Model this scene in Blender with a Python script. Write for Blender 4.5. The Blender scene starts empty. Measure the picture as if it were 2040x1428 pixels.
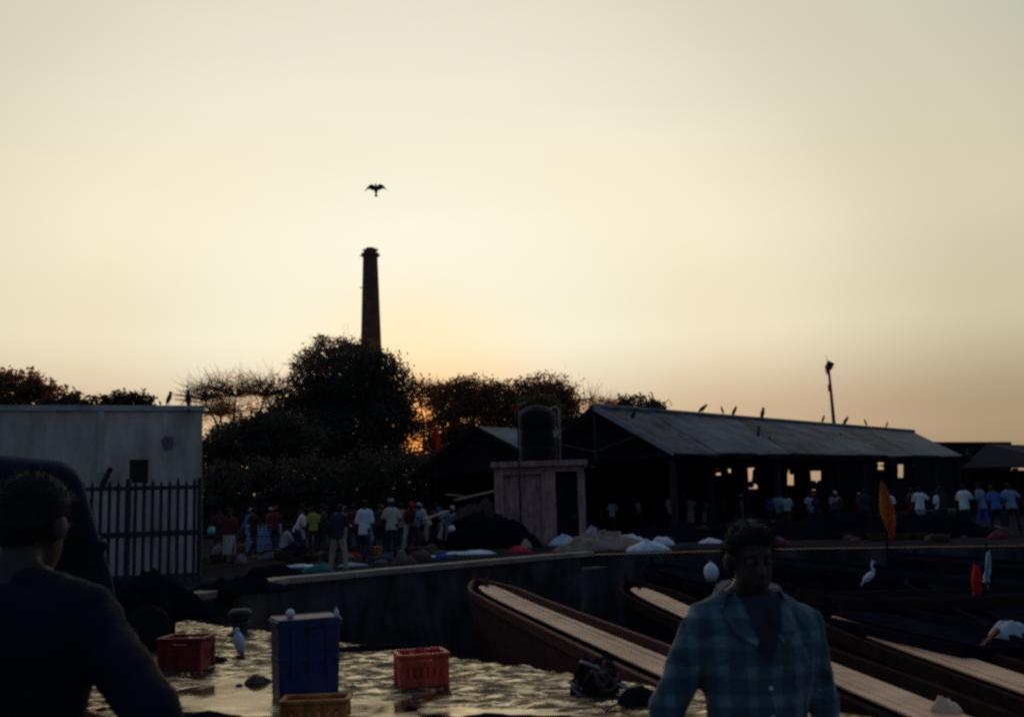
import bpy, bmesh, math, random
import numpy as np
from mathutils import Vector, Matrix, Euler

# ------------------------------------------------------------------ camera
sc = bpy.context.scene
COL = sc.collection
F, W, H = 2000.0, 2040.0, 1428.0
CAM = Vector((0, 0, 1.65))
PITCH, ROLL = math.radians(8.1), math.radians(1.7)
fwd = Vector((0, math.cos(PITCH), math.sin(PITCH)))
r0 = Vector((1, 0, 0)); u0 = r0.cross(fwd)
RGT = (r0 * math.cos(ROLL) - u0 * math.sin(ROLL)).normalized()
UPV = RGT.cross(fwd).normalized()
cam_d = bpy.data.cameras.new('camera'); cam = bpy.data.objects.new('camera', cam_d); COL.objects.link(cam)
cam.matrix_world = Matrix(((RGT.x, UPV.x, -fwd.x, CAM.x), (RGT.y, UPV.y, -fwd.y, CAM.y), (RGT.z, UPV.z, -fwd.z, CAM.z), (0, 0, 0, 1)))
cam_d.sensor_width = 36; cam_d.lens = 36 * F / W; cam_d.clip_start = 0.05; cam_d.clip_end = 6000
cam_d.dof.use_dof = True; cam_d.dof.focus_distance = 60; cam_d.dof.aperture_fstop = 5.0
sc.camera = cam

def ray(x, y): return (fwd + RGT * ((x - W / 2) / F) - UPV * ((y - H / 2) / F)).normalized()
def at(x, y, Y):
    d = ray(x, y); return CAM + d * ((Y - CAM.y) / d.y)
def hp(x, y, z):
    d = ray(x, y); return CAM + d * ((z - CAM.z) / d.z)

# ------------------------------------------------------------------ world, sun, exposure
SD = ray(822, 862)
SUN_EL = math.asin(SD.z); SUN_AZ = math.atan2(SD.x, SD.y)
world = bpy.data.worlds.new('World'); sc.world = world; world.use_nodes = True
nt = world.node_tree; nt.nodes.clear()
N = nt.nodes.new; L = nt.links.new
out = N('ShaderNodeOutputWorld')
sky = N('ShaderNodeTexSky'); sky.sky_type = 'NISHITA'; sky.sun_disc = False
sky.sun_elevation = SUN_EL; sky.sun_rotation = SUN_AZ; sky.air_density = 1.0; sky.dust_density = 2.0; sky.ozone_density = 1.0
bg1 = N('ShaderNodeBackground'); bg1.inputs[1].default_value = 0.008; L(sky.outputs[0], bg1.inputs[0])
# thin high haze that the low sun lights up: a broad glow round the sun, falling off all over the dome
tc = N('ShaderNodeTexCoord')
dot = N('ShaderNodeVectorMath'); dot.operation = 'DOT_PRODUCT'; dot.inputs[1].default_value = SD
L(tc.outputs['Generated'], dot.inputs[0])
ac = N('ShaderNodeMath'); ac.operation = 'ARCCOSINE'; L(dot.outputs['Value'], ac.inputs[0])
mr = N('ShaderNodeMath'); mr.operation = 'DIVIDE'; mr.inputs[1].default_value = math.pi; L(ac.outputs[0], mr.inputs[0])
ramp = N('ShaderNodeValToRGB'); cr = ramp.color_ramp; cr.interpolation = 'EASE'
stops = [(0, (1.5, .46, .08)), (3.5, (.90, .76, .54)), (10, (.85, .865, .725)), (19, (.875, .80, .605)), (33, (.66, .60, .43)), (54, (.20, .215, .22)), (88, (.072, .108, .19)), (180, (.048, .08, .16))]
while len(cr.elements) < len(stops): cr.elements.new(0.5)
for e, (a, c) in zip(cr.elements, stops): e.position = a / 180; e.color = (*c, 1)
L(mr.outputs[0], ramp.inputs[0])
# warmer and dimmer through the thick air low down
sep = N('ShaderNodeSeparateXYZ'); L(tc.outputs['Generated'], sep.inputs[0])
r2 = N('ShaderNodeValToRGB'); c2 = r2.color_ramp; c2.interpolation = 'EASE'
st2 = [(0, (.414, .326, .299)), (.07, (.551, .453, .415)), (.17, (.899, .895, .87)), (.28, (1, 1, 1)), (.42, (.94, .991, 1.081))]
while len(c2.elements) < len(st2): c2.elements.new(0.5)
for e, (a, c) in zip(c2.elements, st2): e.position = a; e.color = (*c, 1)
L(sep.outputs['Z'], r2.inputs[0])
mul = N('ShaderNodeVectorMath'); mul.operation = 'MULTIPLY'; L(ramp.outputs[0], mul.inputs[0]); L(r2.outputs[0], mul.inputs[1])
# faint streaky cirrus
ns = N('ShaderNodeTexNoise'); ns.inputs['Scale'].default_value = 2.2; ns.inputs['Detail'].default_value = 4
mp = N('ShaderNodeMapping'); mp.inputs['Scale'].default_value = (1, 1, 5); mp.inputs['Rotation'].default_value = (0, .12, 0)
L(tc.outputs['Generated'], mp.inputs[0]); L(mp.outputs[0], ns.inputs['Vector'])
mrn = N('ShaderNodeMapRange'); mrn.inputs['From Min'].default_value = .3; mrn.inputs['From Max'].default_value = .7
mrn.inputs['To Min'].default_value = .98; mrn.inputs['To Max'].default_value = 1.02; L(ns.outputs[0], mrn.inputs[0])
m3 = N('ShaderNodeVectorMath'); m3.operation = 'SCALE'; L(mul.outputs[0], m3.inputs[0]); L(mrn.outputs[0], m3.inputs['Scale'])
bg2 = N('ShaderNodeBackground'); bg2.inputs[1].default_value = 1.0; L(m3.outputs[0], bg2.inputs[0])
add = N('ShaderNodeAddShader'); L(bg1.outputs[0], add.inputs[0]); L(bg2.outputs[0], add.inputs[1]); L(add.outputs[0], out.inputs[0])

sd = bpy.data.lights.new('sun', 'SUN'); sd.energy = 3.0; sd.angle = math.radians(0.6); sd.color = (1.0, .50, .22)
so = bpy.data.objects.new('sun', sd); COL.objects.link(so); so.rotation_euler = (-SD).to_track_quat('-Z', 'Y').to_euler()

sc.view_settings.view_transform = 'Standard'; sc.view_settings.look = 'None'
sc.view_settings.exposure = 0; sc.view_settings.gamma = 1; sc.view_settings.use_curve_mapping = False
sc.render.engine = 'CYCLES'
sc.cycles.use_denoising = False; sc.cycles.max_bounces = 6; sc.cycles.filter_width = 2.8
sc.cycles.sample_clamp_indirect = 4

# ------------------------------------------------------------------ materials
MATS = {}
def mat(name, col, rough=.7, var=.25, scale=6, spec=.3, bump=0, bscale=40, metal=0, col2=None, trans=0, coat=0, tcol=None, streak=0, sscale=(2.2, 2.2, .12)):
    if name in MATS: return MATS[name]
    m = bpy.data.materials.new(name); m.use_nodes = True; MATS[name] = m
    t = m.node_tree; b = t.nodes['Principled BSDF']
    b.inputs['Roughness'].default_value = rough; b.inputs['Specular IOR Level'].default_value = spec; b.inputs['Metallic'].default_value = metal
    b.inputs['Coat Weight'].default_value = coat
    tcn = t.nodes.new('ShaderNodeTexCoord')
    n = t.nodes.new('ShaderNodeTexNoise'); n.inputs['Scale'].default_value = scale; n.inputs['Detail'].default_value = 6
    t.links.new(tcn.outputs['Object'], n.inputs['Vector'])
    rp = t.nodes.new('ShaderNodeValToRGB'); rp.color_ramp.elements[0].position = .3; rp.color_ramp.elements[1].position = .7
    c2_ = col2 if col2 else tuple(min(1, c * (1 + var)) for c in col)
    rp.color_ramp.elements[0].color = (*[c * (1 - var) for c in col], 1) if not col2 else (*col, 1)
    rp.color_ramp.elements[1].color = (*c2_, 1)
    t.links.new(n.outputs[0], rp.inputs[0]); t.links.new(rp.outputs[0], b.inputs['Base Color'])
    if streak:
        mpn = t.nodes.new('ShaderNodeMapping'); mpn.inputs['Scale'].default_value = sscale; t.links.new(tcn.outputs['Object'], mpn.inputs[0])
        n5 = t.nodes.new('ShaderNodeTexNoise'); n5.inputs['Scale'].default_value = 3; n5.inputs['Detail'].default_value = 7; n5.inputs['Roughness'].default_value = .65; t.links.new(mpn.outputs[0], n5.inputs['Vector'])
        mrs = t.nodes.new('ShaderNodeMapRange'); mrs.inputs['From Min'].default_value = .35; mrs.inputs['From Max'].default_value = .62; mrs.inputs['To Min'].default_value = 1 - streak; mrs.inputs['To Max'].default_value = 1.0; t.links.new(n5.outputs[0], mrs.inputs[0])
        vs = t.nodes.new('ShaderNodeVectorMath'); vs.operation = 'SCALE'; t.links.new(rp.outputs[0], vs.inputs[0]); t.links.new(mrs.outputs[0], vs.inputs['Scale']); t.links.new(vs.outputs[0], b.inputs['Base Color'])
    if bump:
        n2 = t.nodes.new('ShaderNodeTexNoise'); n2.inputs['Scale'].default_value = bscale; n2.inputs['Detail'].default_value = 5
        t.links.new(tcn.outputs['Object'], n2.inputs['Vector'])
        bp = t.nodes.new('ShaderNodeBump'); bp.inputs['Strength'].default_value = bump; bp.inputs['Distance'].default_value = .02
        t.links.new(n2.outputs[0], bp.inputs['Height']); t.links.new(bp.outputs[0], b.inputs['Normal'])
    if trans:
        tr = t.nodes.new('ShaderNodeBsdfTranslucent'); mx = t.nodes.new('ShaderNodeMixShader'); mx.inputs[0].default_value = trans
        if tcol: tr.inputs[0].default_value = (*tcol, 1)
        else: t.links.new(rp.outputs[0], tr.inputs[0])
        t.links.new(b.outputs[0], mx.inputs[1]); t.links.new(tr.outputs[0], mx.inputs[2])
        t.links.new(mx.outputs[0], t.nodes['Material Output'].inputs[0])
    return m

leaf_dark = mat('leaf_dark', (.045, .055, .038), .6, .35, .8, .2, trans=.18, tcol=(.16, .085, .03))
leaf_warm = mat('leaf_warm', (.085, .06, .035), .6, .35, .8, .2, trans=.3, tcol=(.32, .13, .04))
leaf_flare = mat('leaf_flare', (.16, .11, .06), .7, .3, .8, .1, trans=.65, tcol=(.62, .38, .18))  # tan see-through tint imitates flare on the backlit foliage
bark = mat('bark', (.07, .05, .035), .9, .3, 8, .1)
plaster = mat('weathered_plaster', (.68, .58, .41), .9, .22, .7, .15, bump=.3, bscale=14, streak=.38, sscale=(.9, .9, .22))
plaster_trim = mat('plaster_trim', (.50, .47, .40), .9, .3, 2, .1)
pink_plaster = mat('pink_plaster', (.56, .32, .27), .9, .25, 2.5, .1, bump=.2, bscale=18, streak=.5, sscale=(3, 3, .4))
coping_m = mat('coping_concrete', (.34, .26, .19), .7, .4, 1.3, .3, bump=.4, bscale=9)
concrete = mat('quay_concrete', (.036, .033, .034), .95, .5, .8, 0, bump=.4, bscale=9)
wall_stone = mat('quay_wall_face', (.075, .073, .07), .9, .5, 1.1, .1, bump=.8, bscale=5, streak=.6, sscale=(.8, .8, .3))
earth = mat('earth', (.14, .11, .08), .95, .3, .15, .1)
roofm = mat('roof_sheeting', (.20, .21, .20), .85, .40, .5, .12, bump=.25, bscale=8, streak=.45, sscale=(.5, .5, .5))
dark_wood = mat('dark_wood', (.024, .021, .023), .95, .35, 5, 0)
iron = mat('dark_iron', (.03, .032, .036), .6, .3, 8, .3)
brick = mat('chimney_brick', (.20, .09, .06), .9, .3, 1.5, .1, bump=.3, bscale=4)
black_plastic = mat('black_plastic', (.014, .015, .02), .8, .3, 3, .12)
pipe = mat('pale_pipe', (.28, .25, .22), .6, .3, 5, .3)
deck = mat('boat_deck', (.80, .44, .26), .6, .30, 1.6, .2, bump=.2, bscale=20)
hull_red = mat('hull_red', (.075, .018, .018), .75, .4, 2, .15)
hull_dark = mat('hull_dark', (.014, .015, .024), .95, .4, 2, 0)
gun_red = mat('gunwale_red', (.12, .035, .03), .8, .3, 4, .12)
gun_brown = mat('gunwale_brown', (.04, .024, .02), .95, .3, 4, 0)
blue_pl = mat('blue_drum_plastic', (.016, .032, .12), .5, .25, 4, .4, bump=.3, bscale=18, streak=.5, sscale=(4, 4, 1.2))
red_pl = mat('red_crate_plastic', (.85, .10, .04), .45, .2, 6, .4, bump=.3, bscale=18, streak=.5, sscale=(4, 4, 1.2))
red_pl_dk = mat('worn_red_plastic', (.34, .025, .03), .5, .25, 6, .35, bump=.3, bscale=18, streak=.5, sscale=(4, 4, 1.2))
orange_pl = mat('orange_crate_plastic', (.58, .20, .035), .5, .2, 6, .35, bump=.3, bscale=18, streak=.5, sscale=(4, 4, 1.2))
bluecr_pl = mat('pale_blue_plastic', (.26, .38, .66), .5, .3, 20, .35)
white_pl = mat('white_plastic', (.75, .78, .76), .45, .12, 12, .4)
sheet_w = mat('white_sheeting', (.66, .72, .74), .5, .2, 9, .35)
sheet_g = mat('green_net', (.04, .20, .14), .8, .3, 15, .2)
cloth_r = mat('red_cloth', (.55, .03, .05), .8, .2, 10, .2)
cloth_b = mat('blue_cloth', (.05, .09, .30), .8, .2, 10, .2)
cloth_o = mat('orange_flag_cloth', (.62, .22, .04), .8, .2, 10, .2, trans=.4)
cloth_rf = mat('red_flag_cloth', (.75, .05, .04), .8, .2, 10, .2, trans=.4)
cloth_w = mat('white_flag_cloth', (.55, .66, .70), .8, .15, 10, .2, trans=.3)
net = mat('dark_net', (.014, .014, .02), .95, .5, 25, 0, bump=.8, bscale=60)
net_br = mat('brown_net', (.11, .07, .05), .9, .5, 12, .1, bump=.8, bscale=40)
rubble = mat('sandy_rubble', (.30, .22, .16), .95, .4, 3, .1, bump=.7, bscale=14)
skin = mat('brown_skin', (.045, .023, .018), .5, .12, 9, .35)
hairm = mat('black_hair', (.012, .011, .011), .7, .3, 30, .2)
feather_b = mat('black_feathers', (.02, .018, .018), .6, .3, 12, .25)
feather_w = mat('white_feathers', (.70, .76, .78), .7, .1, 12, .2)
bill = mat('bill_horn', (.35, .22, .06), .5, .1, 10, .3)
paint_van = mat('van_paint', (.016, .02, .032), .75, .25, 2, .2)
glass = mat('dark_glass', (.012, .015, .02), .08, .1, 2, .5)
rubber = mat('rubber', (.018, .018, .018), .85, .2, 10, .2)
grass_m = mat('dry_weeds', (.09, .075, .04), .8, .3, 6, .1, trans=.3)
def cl(name, c): return mat('cloth_' + name, c, .85, .15, 14, .15, bump=.25, bscale=25)
EYE = mat('eye_white', (.07, .055, .05), .7, .05, 5, .4); IRIS = mat('eye_dark', (.015, .01, .008), .2, .1, 5, .5)

# ------------------------------------------------------------------ mesh helpers
class MB:
    def __init__(s): s.v = []; s.f = []
    def add(s, v, f):
        o = len(s.v); s.v += [tuple(p) for p in v]; s.f += [tuple(i + o for i in q) for q in f]; return s
    def box(s, c, size, rz=0, rot=None, taper=1):
        hx, hy, hz = [q / 2 for q in size]
        R = rot if rot else Matrix.Rotation(rz, 3, 'Z'); c = Vector(c)
        v = []
        for z in (-hz, hz):
            k = taper if z > 0 else 1
            for x, y in ((-hx, -hy), (hx, -hy), (hx, hy), (-hx, hy)): v.append(c + R @ Vector((x * k, y * k, z)))
        return s.add(v, [(3, 2, 1, 0), (4, 5, 6, 7), (0, 1, 5, 4), (1, 2, 6, 5), (2, 3, 7, 6), (3, 0, 4, 7)])
    def beam(s, a, b, w, h):
        a = Vector(a); b = Vector(b); d = (b - a)
        R = d.to_track_quat('X', 'Z').to_matrix()
        return s.box((a + b) / 2, (d.length, w, h), rot=R)
    def loft(s, rings, cap=True, closed=True):
        n = len(rings[0]); v = [p for r in rings for p in r]; f = []
        for i in range(len(rings) - 1):
            for j in range(n if closed else n - 1):
                k = (j + 1) % n; f.append((i * n + j, i * n + k, (i + 1) * n + k, (i + 1) * n + j))
        if cap: f.append(tuple(range(n - 1, -1, -1))); f.append(tuple((len(rings) - 1) * n + j for j in range(n)))
        return s.add(v, f)
    def tube(s, pts, radii, n=8):
        pts = [Vector(p) for p in pts]
        if not hasattr(radii, '__len__'): radii = [radii] * len(pts)
        rings = []; ref = None
        for i, p in enumerate(pts):
            d = (pts[min(i + 1, len(pts) - 1)] - pts[max(i - 1, 0)])
            if d.length < 1e-9: d = Vector((0, 0, 1))
            d.normalize()
            if ref is None: ref = Vector((1, 0, 0)) if abs(d.x) < .8 else Vector((0, 1, 0))
            a = (ref - d * ref.dot(d)).normalized(); b = d.cross(a); ref = a
            rings.append([p + (a * math.cos(t) + b * math.sin(t)) * radii[i] for t in [2 * math.pi * k / n for k in range(n)]])
        return s.loft(rings)
    def ell(s, c, r, n=12, m=8, rot=None):
        c = Vector(c); R = rot if rot else Matrix.Identity(3)
        rings = []
        for i in range(1, m):
            ph = math.pi * i / m
            rings.append([c + R @ Vector((r[0] * math.sin(ph) * math.cos(t), r[1] * math.sin(ph) * math.sin(t), -r[2] * math.cos(ph))) for t in [2 * math.pi * k / n for k in range(n)]])
        return s.loft(rings)
    def cap(s, a, b, ra, rb, n=10):
        s.tube([a, b], [ra, rb], n); s.ell(a, (ra,) * 3, n, 6); s.ell(b, (rb,) * 3, n, 6); return s
    def lathe(s, c, prof, n=24):
        c = Vector(c)
        return s.loft([[c + Vector((r * math.cos(t), r * math.sin(t), z)) for t in [2 * math.pi * k / n for k in range(n)]] for r, z in prof])
    def mesh(s, name, smooth=False):
        me = bpy.data.meshes.new(name); me.from_pydata(s.v, [], s.f); me.update()
        if smooth: me.polygons.foreach_set('use_smooth', [True] * len(me.polygons))
        return me
    def build(s, name, m, parent=None, smooth=False, loc=None):
        o = bpy.data.objects.new(name, s.mesh(name, smooth)); COL.objects.link(o)
        o.data.materials.append(m)
        if parent: o.parent = parent
        if loc is not None: o.location = loc
        return o

def tag(o, label=None, cat=None, group=None, kind=None):
    if label: o['label'] = label
    if cat: o['category'] = cat
    if group: o['group'] = group
    if kind: o['kind'] = kind
    return o
def thing(name, label, cat, loc=(0, 0, 0), rz=0, group=None):
    o = bpy.data.objects.new(name, None); COL.objects.link(o); o.location = loc; o.rotation_euler = (0, 0, rz); o.empty_display_size = .2
    return tag(o, label, cat, group)
def bevel(o, w=.01, seg=2):
    b = o.modifiers.new('bevel', 'BEVEL'); b.width = w; b.segments = seg; b.limit_method = 'ANGLE'; return o

def npnoise(x, y, seed=0, freq=1.0, octv=4):
    """smooth value noise, vectorised"""
    rs = np.random.RandomState(seed); T = rs.rand(64, 64); tot = np.zeros_like(x, dtype=float); amp = 1; s = 0
    for o in range(octv):
        X = x * freq * 2 ** o + o * 17.3; Y = y * freq * 2 ** o + o * 9.1
        xi = np.floor(X).astype(int); yi = np.floor(Y).astype(int); fx = X - xi; fy = Y - yi
        fx = fx * fx * (3 - 2 * fx); fy = fy * fy * (3 - 2 * fy)
        g = lambda a, b: T[a % 64, b % 64]
        tot += amp * ((g(xi, yi) * (1 - fx) + g(xi + 1, yi) * fx) * (1 - fy) + (g(xi, yi + 1) * (1 - fx) + g(xi + 1, yi + 1) * fx) * fy)
        s += amp; amp *= .5
    return tot / s

def heap(name, c, rx, ry, h, m, seed=0, rough=.35, rz=0, n=28, freq=3.0, parent=None):
    """an irregular lump lying on a surface, closed below"""
    rings = []; rnd = random.Random(seed); ph = [rnd.uniform(0, 6.3) for _ in range(4)]
    M = 20 if rx > .8 else 12; n = 64 if rx > .8 else n; v = []; f = []
    for i in range(M + 1):
        t = i / M
        for j in range(n):
            a = 2 * math.pi * j / n
            k = 1 + .16 * math.sin(2 * a + ph[0]) + .12 * math.sin(3 * a + ph[1]) + .07 * math.sin(7 * a + ph[2])
            rr = (1 - t) * k
            x = rx * rr * math.cos(a); y = ry * rr * math.sin(a)
            v.append((x, y, t))
    A = np.array(v); nz = npnoise(A[:, 0] / max(rx, .01) + 5, A[:, 1] / max(ry, .01) + 7, seed, freq * .5, 3)
    rr = 1 - A[:, 2]
    z = h * np.clip(1 - rr ** 2.4, 0, 1) ** .9 * (1 - rough + 2 * rough * nz)
    nz2 = npnoise(A[:, 0] * 7 + 3, A[:, 1] * 7 + 9, seed + 1, 1.0, 3); z = z * (.8 + .4 * nz2)
    z[:n] = 0
    mb = MB(); vv = [(A[i, 0], A[i, 1], float(z[i])) for i in range(len(A))]
    for i in range(M):
        for j in range(n): k = (j + 1) % n; f.append((i * n + j, i * n + k, (i + 1) * n + k, (i + 1) * n + j))
    f.append(tuple(range(n - 1, -1, -1)))
    mb.add(vv, f); o = mb.build(name, m, parent, smooth=True, loc=c); o.rotation_euler = (0, 0, rz)
    return o

# ------------------------------------------------------------------ setting
QZ = .05                                        # far quay level
WZ = -1.95                                      # water level in the basin
e0 = hp(400, 1240, 0); e1 = hp(1150, 1346, 0)
ED = (e1 - e0).normalized(); EN = Vector((ED.y, -ED.x, 0))         # EN points towards the camera side
if EN.y > 0: EN = -EN
# near quay: wet, rough concrete with shallow pools, one displaced sheet
svals = np.concatenate([np.linspace(-60, -4, 30)[:-1], np.linspace(-4, 9.5, 330), np.linspace(9.5, 60, 30)[1:]])
tvals = np.concatenate([np.linspace(0, 7.5, 260), np.linspace(7.5, 40, 30)[1:]])
S, T = np.meshgrid(svals, tvals, indexing='ij')
PX = e0.x + ED.x * S + EN.x * T; PY = e0.y + ED.y * S + EN.y * T
h1 = npnoise(PX * 1.0 + 40, PY * 1.6 + 40, 3, 2.6, 4); h2 = npnoise(PX * .9 + PY * .5 + 60, PY * 2.2 - PX * .6 + 60, 9, 5.5, 3)
low = npnoise(PX + 80, PY + 80, 5, .42, 2)
h3 = npnoise(PX * 1.0 + PY * .3 + 20, PY * 2.6 - PX * .5 + 20, 21, 4.2, 2)
rel = (h1 - .5) * .034 + (h2 - .5) * .052 + (h3 - .5) * .046 + (low - .5) * .04 + .012
def bump2(px, py, rx, ry):
    c = hp(px, py, 0); return np.exp(-((PX - c.x) / rx) ** 2 - ((PY - c.y) / ry) ** 2)
rel -= .075 * bump2(440, 1395, .62, 1.1) + .07 * bump2(740, 1410, .55, .4) + .07 * bump2(960, 1432, .75, .4) + .02 * bump2(450, 1255, .9, .6)
POOL = -.012
PZ = np.maximum(rel, POOL + .0006 * (h2 - .5))
PZ[:, 0] = 0; PZ = np.clip(PZ, -.02, .05)
ns_, nt_ = PX.shape
verts = np.stack([PX, PY, PZ], -1).reshape(-1, 3)
idx = np.arange(ns_ * nt_).reshape(ns_, nt_)
faces = np.stack([idx[:-1, :-1], idx[1:, :-1], idx[1:, 1:], idx[:-1, 1:]], -1).reshape(-1, 4)
mb = MB(); mb.v = [tuple(p) for p in verts.tolist()]; mb.f = [tuple(q) for q in faces.tolist()]
wet = bpy.data.materials.new('wet_quay_surface'); wet.use_nodes = True
t = wet.node_tree; b = t.nodes['Principled BSDF']
g = t.nodes.new('ShaderNodeNewGeometry'); sx = t.nodes.new('ShaderNodeSeparateXYZ'); t.links.new(g.outputs['Position'], sx.inputs[0])
ml = t.nodes.new('ShaderNodeMapRange'); ml.inputs['From Min'].default_value = POOL + .001; ml.inputs['From Max'].default_value = .02
ml.inputs['To Min'].default_value = .11; ml.inputs['To Max'].default_value = .19; t.links.new(sx.outputs['Z'], ml.inputs[0])
npz = t.nodes.new('ShaderNodeTexNoise'); npz.inputs['Scale'].default_value = 1.7; npz.inputs['Detail'].default_value = 5; t.links.new(g.outputs['Position'], npz.inputs['Vector'])
mpz = t.nodes.new('ShaderNodeMapRange'); mpz.inputs['From Min'].default_value = .44; mpz.inputs['From Max'].default_value = .58; mpz.inputs['To Max'].default_value = .30; t.links.new(npz.outputs[0], mpz.inputs[0])
adz = t.nodes.new('ShaderNodeMath'); adz.operation = 'ADD'; t.links.new(ml.outputs[0], adz.inputs[0]); t.links.new(mpz.outputs[0], adz.inputs[1]); t.links.new(adz.outputs[0], b.inputs['Roughness'])
nn = t.nodes.new('ShaderNodeTexNoise'); nn.inputs['Scale'].default_value = 2.5; nn.inputs['Detail'].default_value = 6
rp = t.nodes.new('ShaderNodeValToRGB'); rp.color_ramp.elements[0].color = (.02, .015, .012, 1); rp.color_ramp.elements[1].color = (.06, .043, .03, 1)
t.links.new(g.outputs['Position'], nn.inputs['Vector']); t.links.new(nn.outputs[0], rp.inputs[0]); t.links.new(rp.outputs[0], b.inputs['Base Color'])
b.inputs['IOR'].default_value = 1.6; b.inputs['Specular IOR Level'].default_value = .8; b.inputs['Specular Tint'].default_value = (1, .80, .56, 1)
n4 = t.nodes.new('ShaderNodeTexNoise'); n4.inputs['Scale'].default_value = 22; n4.inputs['Detail'].default_value = 3
t.links.new(g.outputs['Position'], n4.inputs['Vector'])
bp = t.nodes.new('ShaderNodeBump'); bp.inputs['Distance'].default_value = .012; t.links.new(n4.outputs[0], bp.inputs['Height'])
ms = t.nodes.new('ShaderNodeMapRange'); ms.inputs['From Min'].default_value = POOL + .001; ms.inputs['From Max'].default_value = POOL + .008
ms.inputs['To Min'].default_value = .03; ms.inputs['To Max'].default_value = .5; t.links.new(sx.outputs['Z'], ms.inputs[0]); t.links.new(ms.outputs[0], bp.inputs['Strength'])
t.links.new(bp.outputs[0], b.inputs['Normal'])
b.inputs['Specular IOR Level'].default_value = 0
gl = t.nodes.new('ShaderNodeBsdfGlossy'); gl.inputs['Color'].default_value = (1, .86, .68, 1); t.links.new(adz.outputs[0], gl.inputs['Roughness']); t.links.new(bp.outputs[0], gl.inputs['Normal'])
fr = t.nodes.new('ShaderNodeFresnel'); fr.inputs['IOR'].default_value = 1.36; t.links.new(bp.outputs[0], fr.inputs['Normal'])
mpw = t.nodes.new('ShaderNodeMapping'); mpw.inputs['Scale'].default_value = (1.5, 5.5, 1); mpw.inputs['Rotation'].default_value = (0, 0, .18); t.links.new(g.outputs['Position'], mpw.inputs[0])
nw = t.nodes.new('ShaderNodeTexNoise'); nw.inputs['Scale'].default_value = 2.4; nw.inputs['Detail'].default_value = 7; nw.inputs['Roughness'].default_value = .65; t.links.new(mpw.outputs[0], nw.inputs['Vector'])
mw = t.nodes.new('ShaderNodeMapRange'); mw.inputs['From Min'].default_value = .48; mw.inputs['From Max'].default_value = .63; mw.inputs['To Min'].default_value = .06; mw.inputs['To Max'].default_value = .78; t.links.new(nw.outputs[0], mw.inputs[0])
mh = t.nodes.new('ShaderNodeMapRange'); mh.inputs['From Min'].default_value = POOL + .001; mh.inputs['From Max'].default_value = POOL + .010; mh.inputs['To Min'].default_value = .5; mh.inputs['To Max'].default_value = 0; t.links.new(sx.outputs['Z'], mh.inputs[0])
mxw = t.nodes.new('ShaderNodeMath'); mxw.operation = 'MAXIMUM'; t.links.new(mw.outputs[0], mxw.inputs[0]); t.links.new(mh.outputs[0], mxw.inputs[1])
mfw = t.nodes.new('ShaderNodeMath'); mfw.operation = 'MULTIPLY'; t.links.new(mxw.outputs[0], mfw.inputs[0]); t.links.new(fr.outputs[0], mfw.inputs[1])
mxs = t.nodes.new('ShaderNodeMixShader'); t.links.new(mfw.outputs[0], mxs.inputs[0]); t.links.new(b.outputs[0], mxs.inputs[1]); t.links.new(gl.outputs[0], mxs.inputs[2]); t.links.new(mxs.outputs[0], t.nodes['Material Output'].inputs[0])
nq = mb.build('near_quay', wet, smooth=True); tag(nq, 'wet rough concrete quay with shiny pools in the foreground', kind='structure')
# its vertical face down into the basin
mb = MB(); a = e0 - ED * 60; c = e0 + ED * 60
mb.add([a + Vector((0, 0, -.002)), c + Vector((0, 0, -.002)), c + Vector((0, 0, -4)), a + Vector((0, 0, -4))], [(0, 1, 2, 3)])
tag(mb.build('near_quay_wall', wall_stone), 'dark face of the near quay dropping into the basin', kind='structure')

# far quay slab
fe = [hp(400, 1192, QZ), hp(575, 1159, QZ), hp(1182, 1104, QZ), hp(1560, 1093, QZ), hp(2040, 1086, QZ)]
d0 = (fe[0] - fe[1]).normalized(); start = fe[0] + d0 * 3.2
d1 = (fe[4] - fe[3]).normalized()
edge = [Vector((-90, start.y + 2, QZ)), start] + fe + [fe[4] + d1 * 90]
back = [Vector((160, 75, QZ)), Vector((-160, 75, QZ))]
mb = MB(); top = edge + back
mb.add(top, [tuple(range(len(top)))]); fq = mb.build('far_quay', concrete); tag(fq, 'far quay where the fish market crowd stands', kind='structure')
fq.data.flip_normals() if fq.data.polygons[0].normal.z < 0 else None
mb = MB()
for i in range(len(edge) - 1):
    p, q = edge[i], edge[i + 1]; k = 1
    mb.add([p - Vector((0, 0, .003)), q - Vector((0, 0, .003)), q + Vector((0, 0, -4)), p + Vector((0, 0, -4))], [(0, 1, 2, 3)])
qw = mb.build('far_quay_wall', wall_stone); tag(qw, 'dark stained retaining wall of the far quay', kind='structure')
# coping along the lip, laid as separate slabs
coping = thing('quay_coping', 'pale worn coping along the lip of the far quay', 'coping')
slab_i = 0
for i in range(2, 4):
    p, q = edge[i], edge[i + 1]; d = q - p; Ln = d.length; d.normalize(); nrm = Vector((-d.y, d.x, 0)); nrm = nrm if nrm.y > 0 else -nrm
    k = max(1, int(Ln / 1.6)); rnd = random.Random(i)
    for j in range(k):
        a = p + d * (Ln * j / k + .015); c = p + d * (Ln * (j + 1) / k - .015)
        w = .42
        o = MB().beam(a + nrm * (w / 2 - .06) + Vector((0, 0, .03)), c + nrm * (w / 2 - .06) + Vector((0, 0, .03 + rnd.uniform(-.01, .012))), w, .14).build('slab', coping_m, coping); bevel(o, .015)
# buttress on the wall
bt = hp(1190, 1120, QZ); bt.z = 0
o = MB().box((bt.x - .1, bt.y - .25, -1.9), (.75, .5, 3.7), rz=.75, taper=.8).build('wall_buttress', wall_stone); tag(o, 'stone buttress on the quay wall near the sand pile', 'buttress'); bevel(o, .04)
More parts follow.
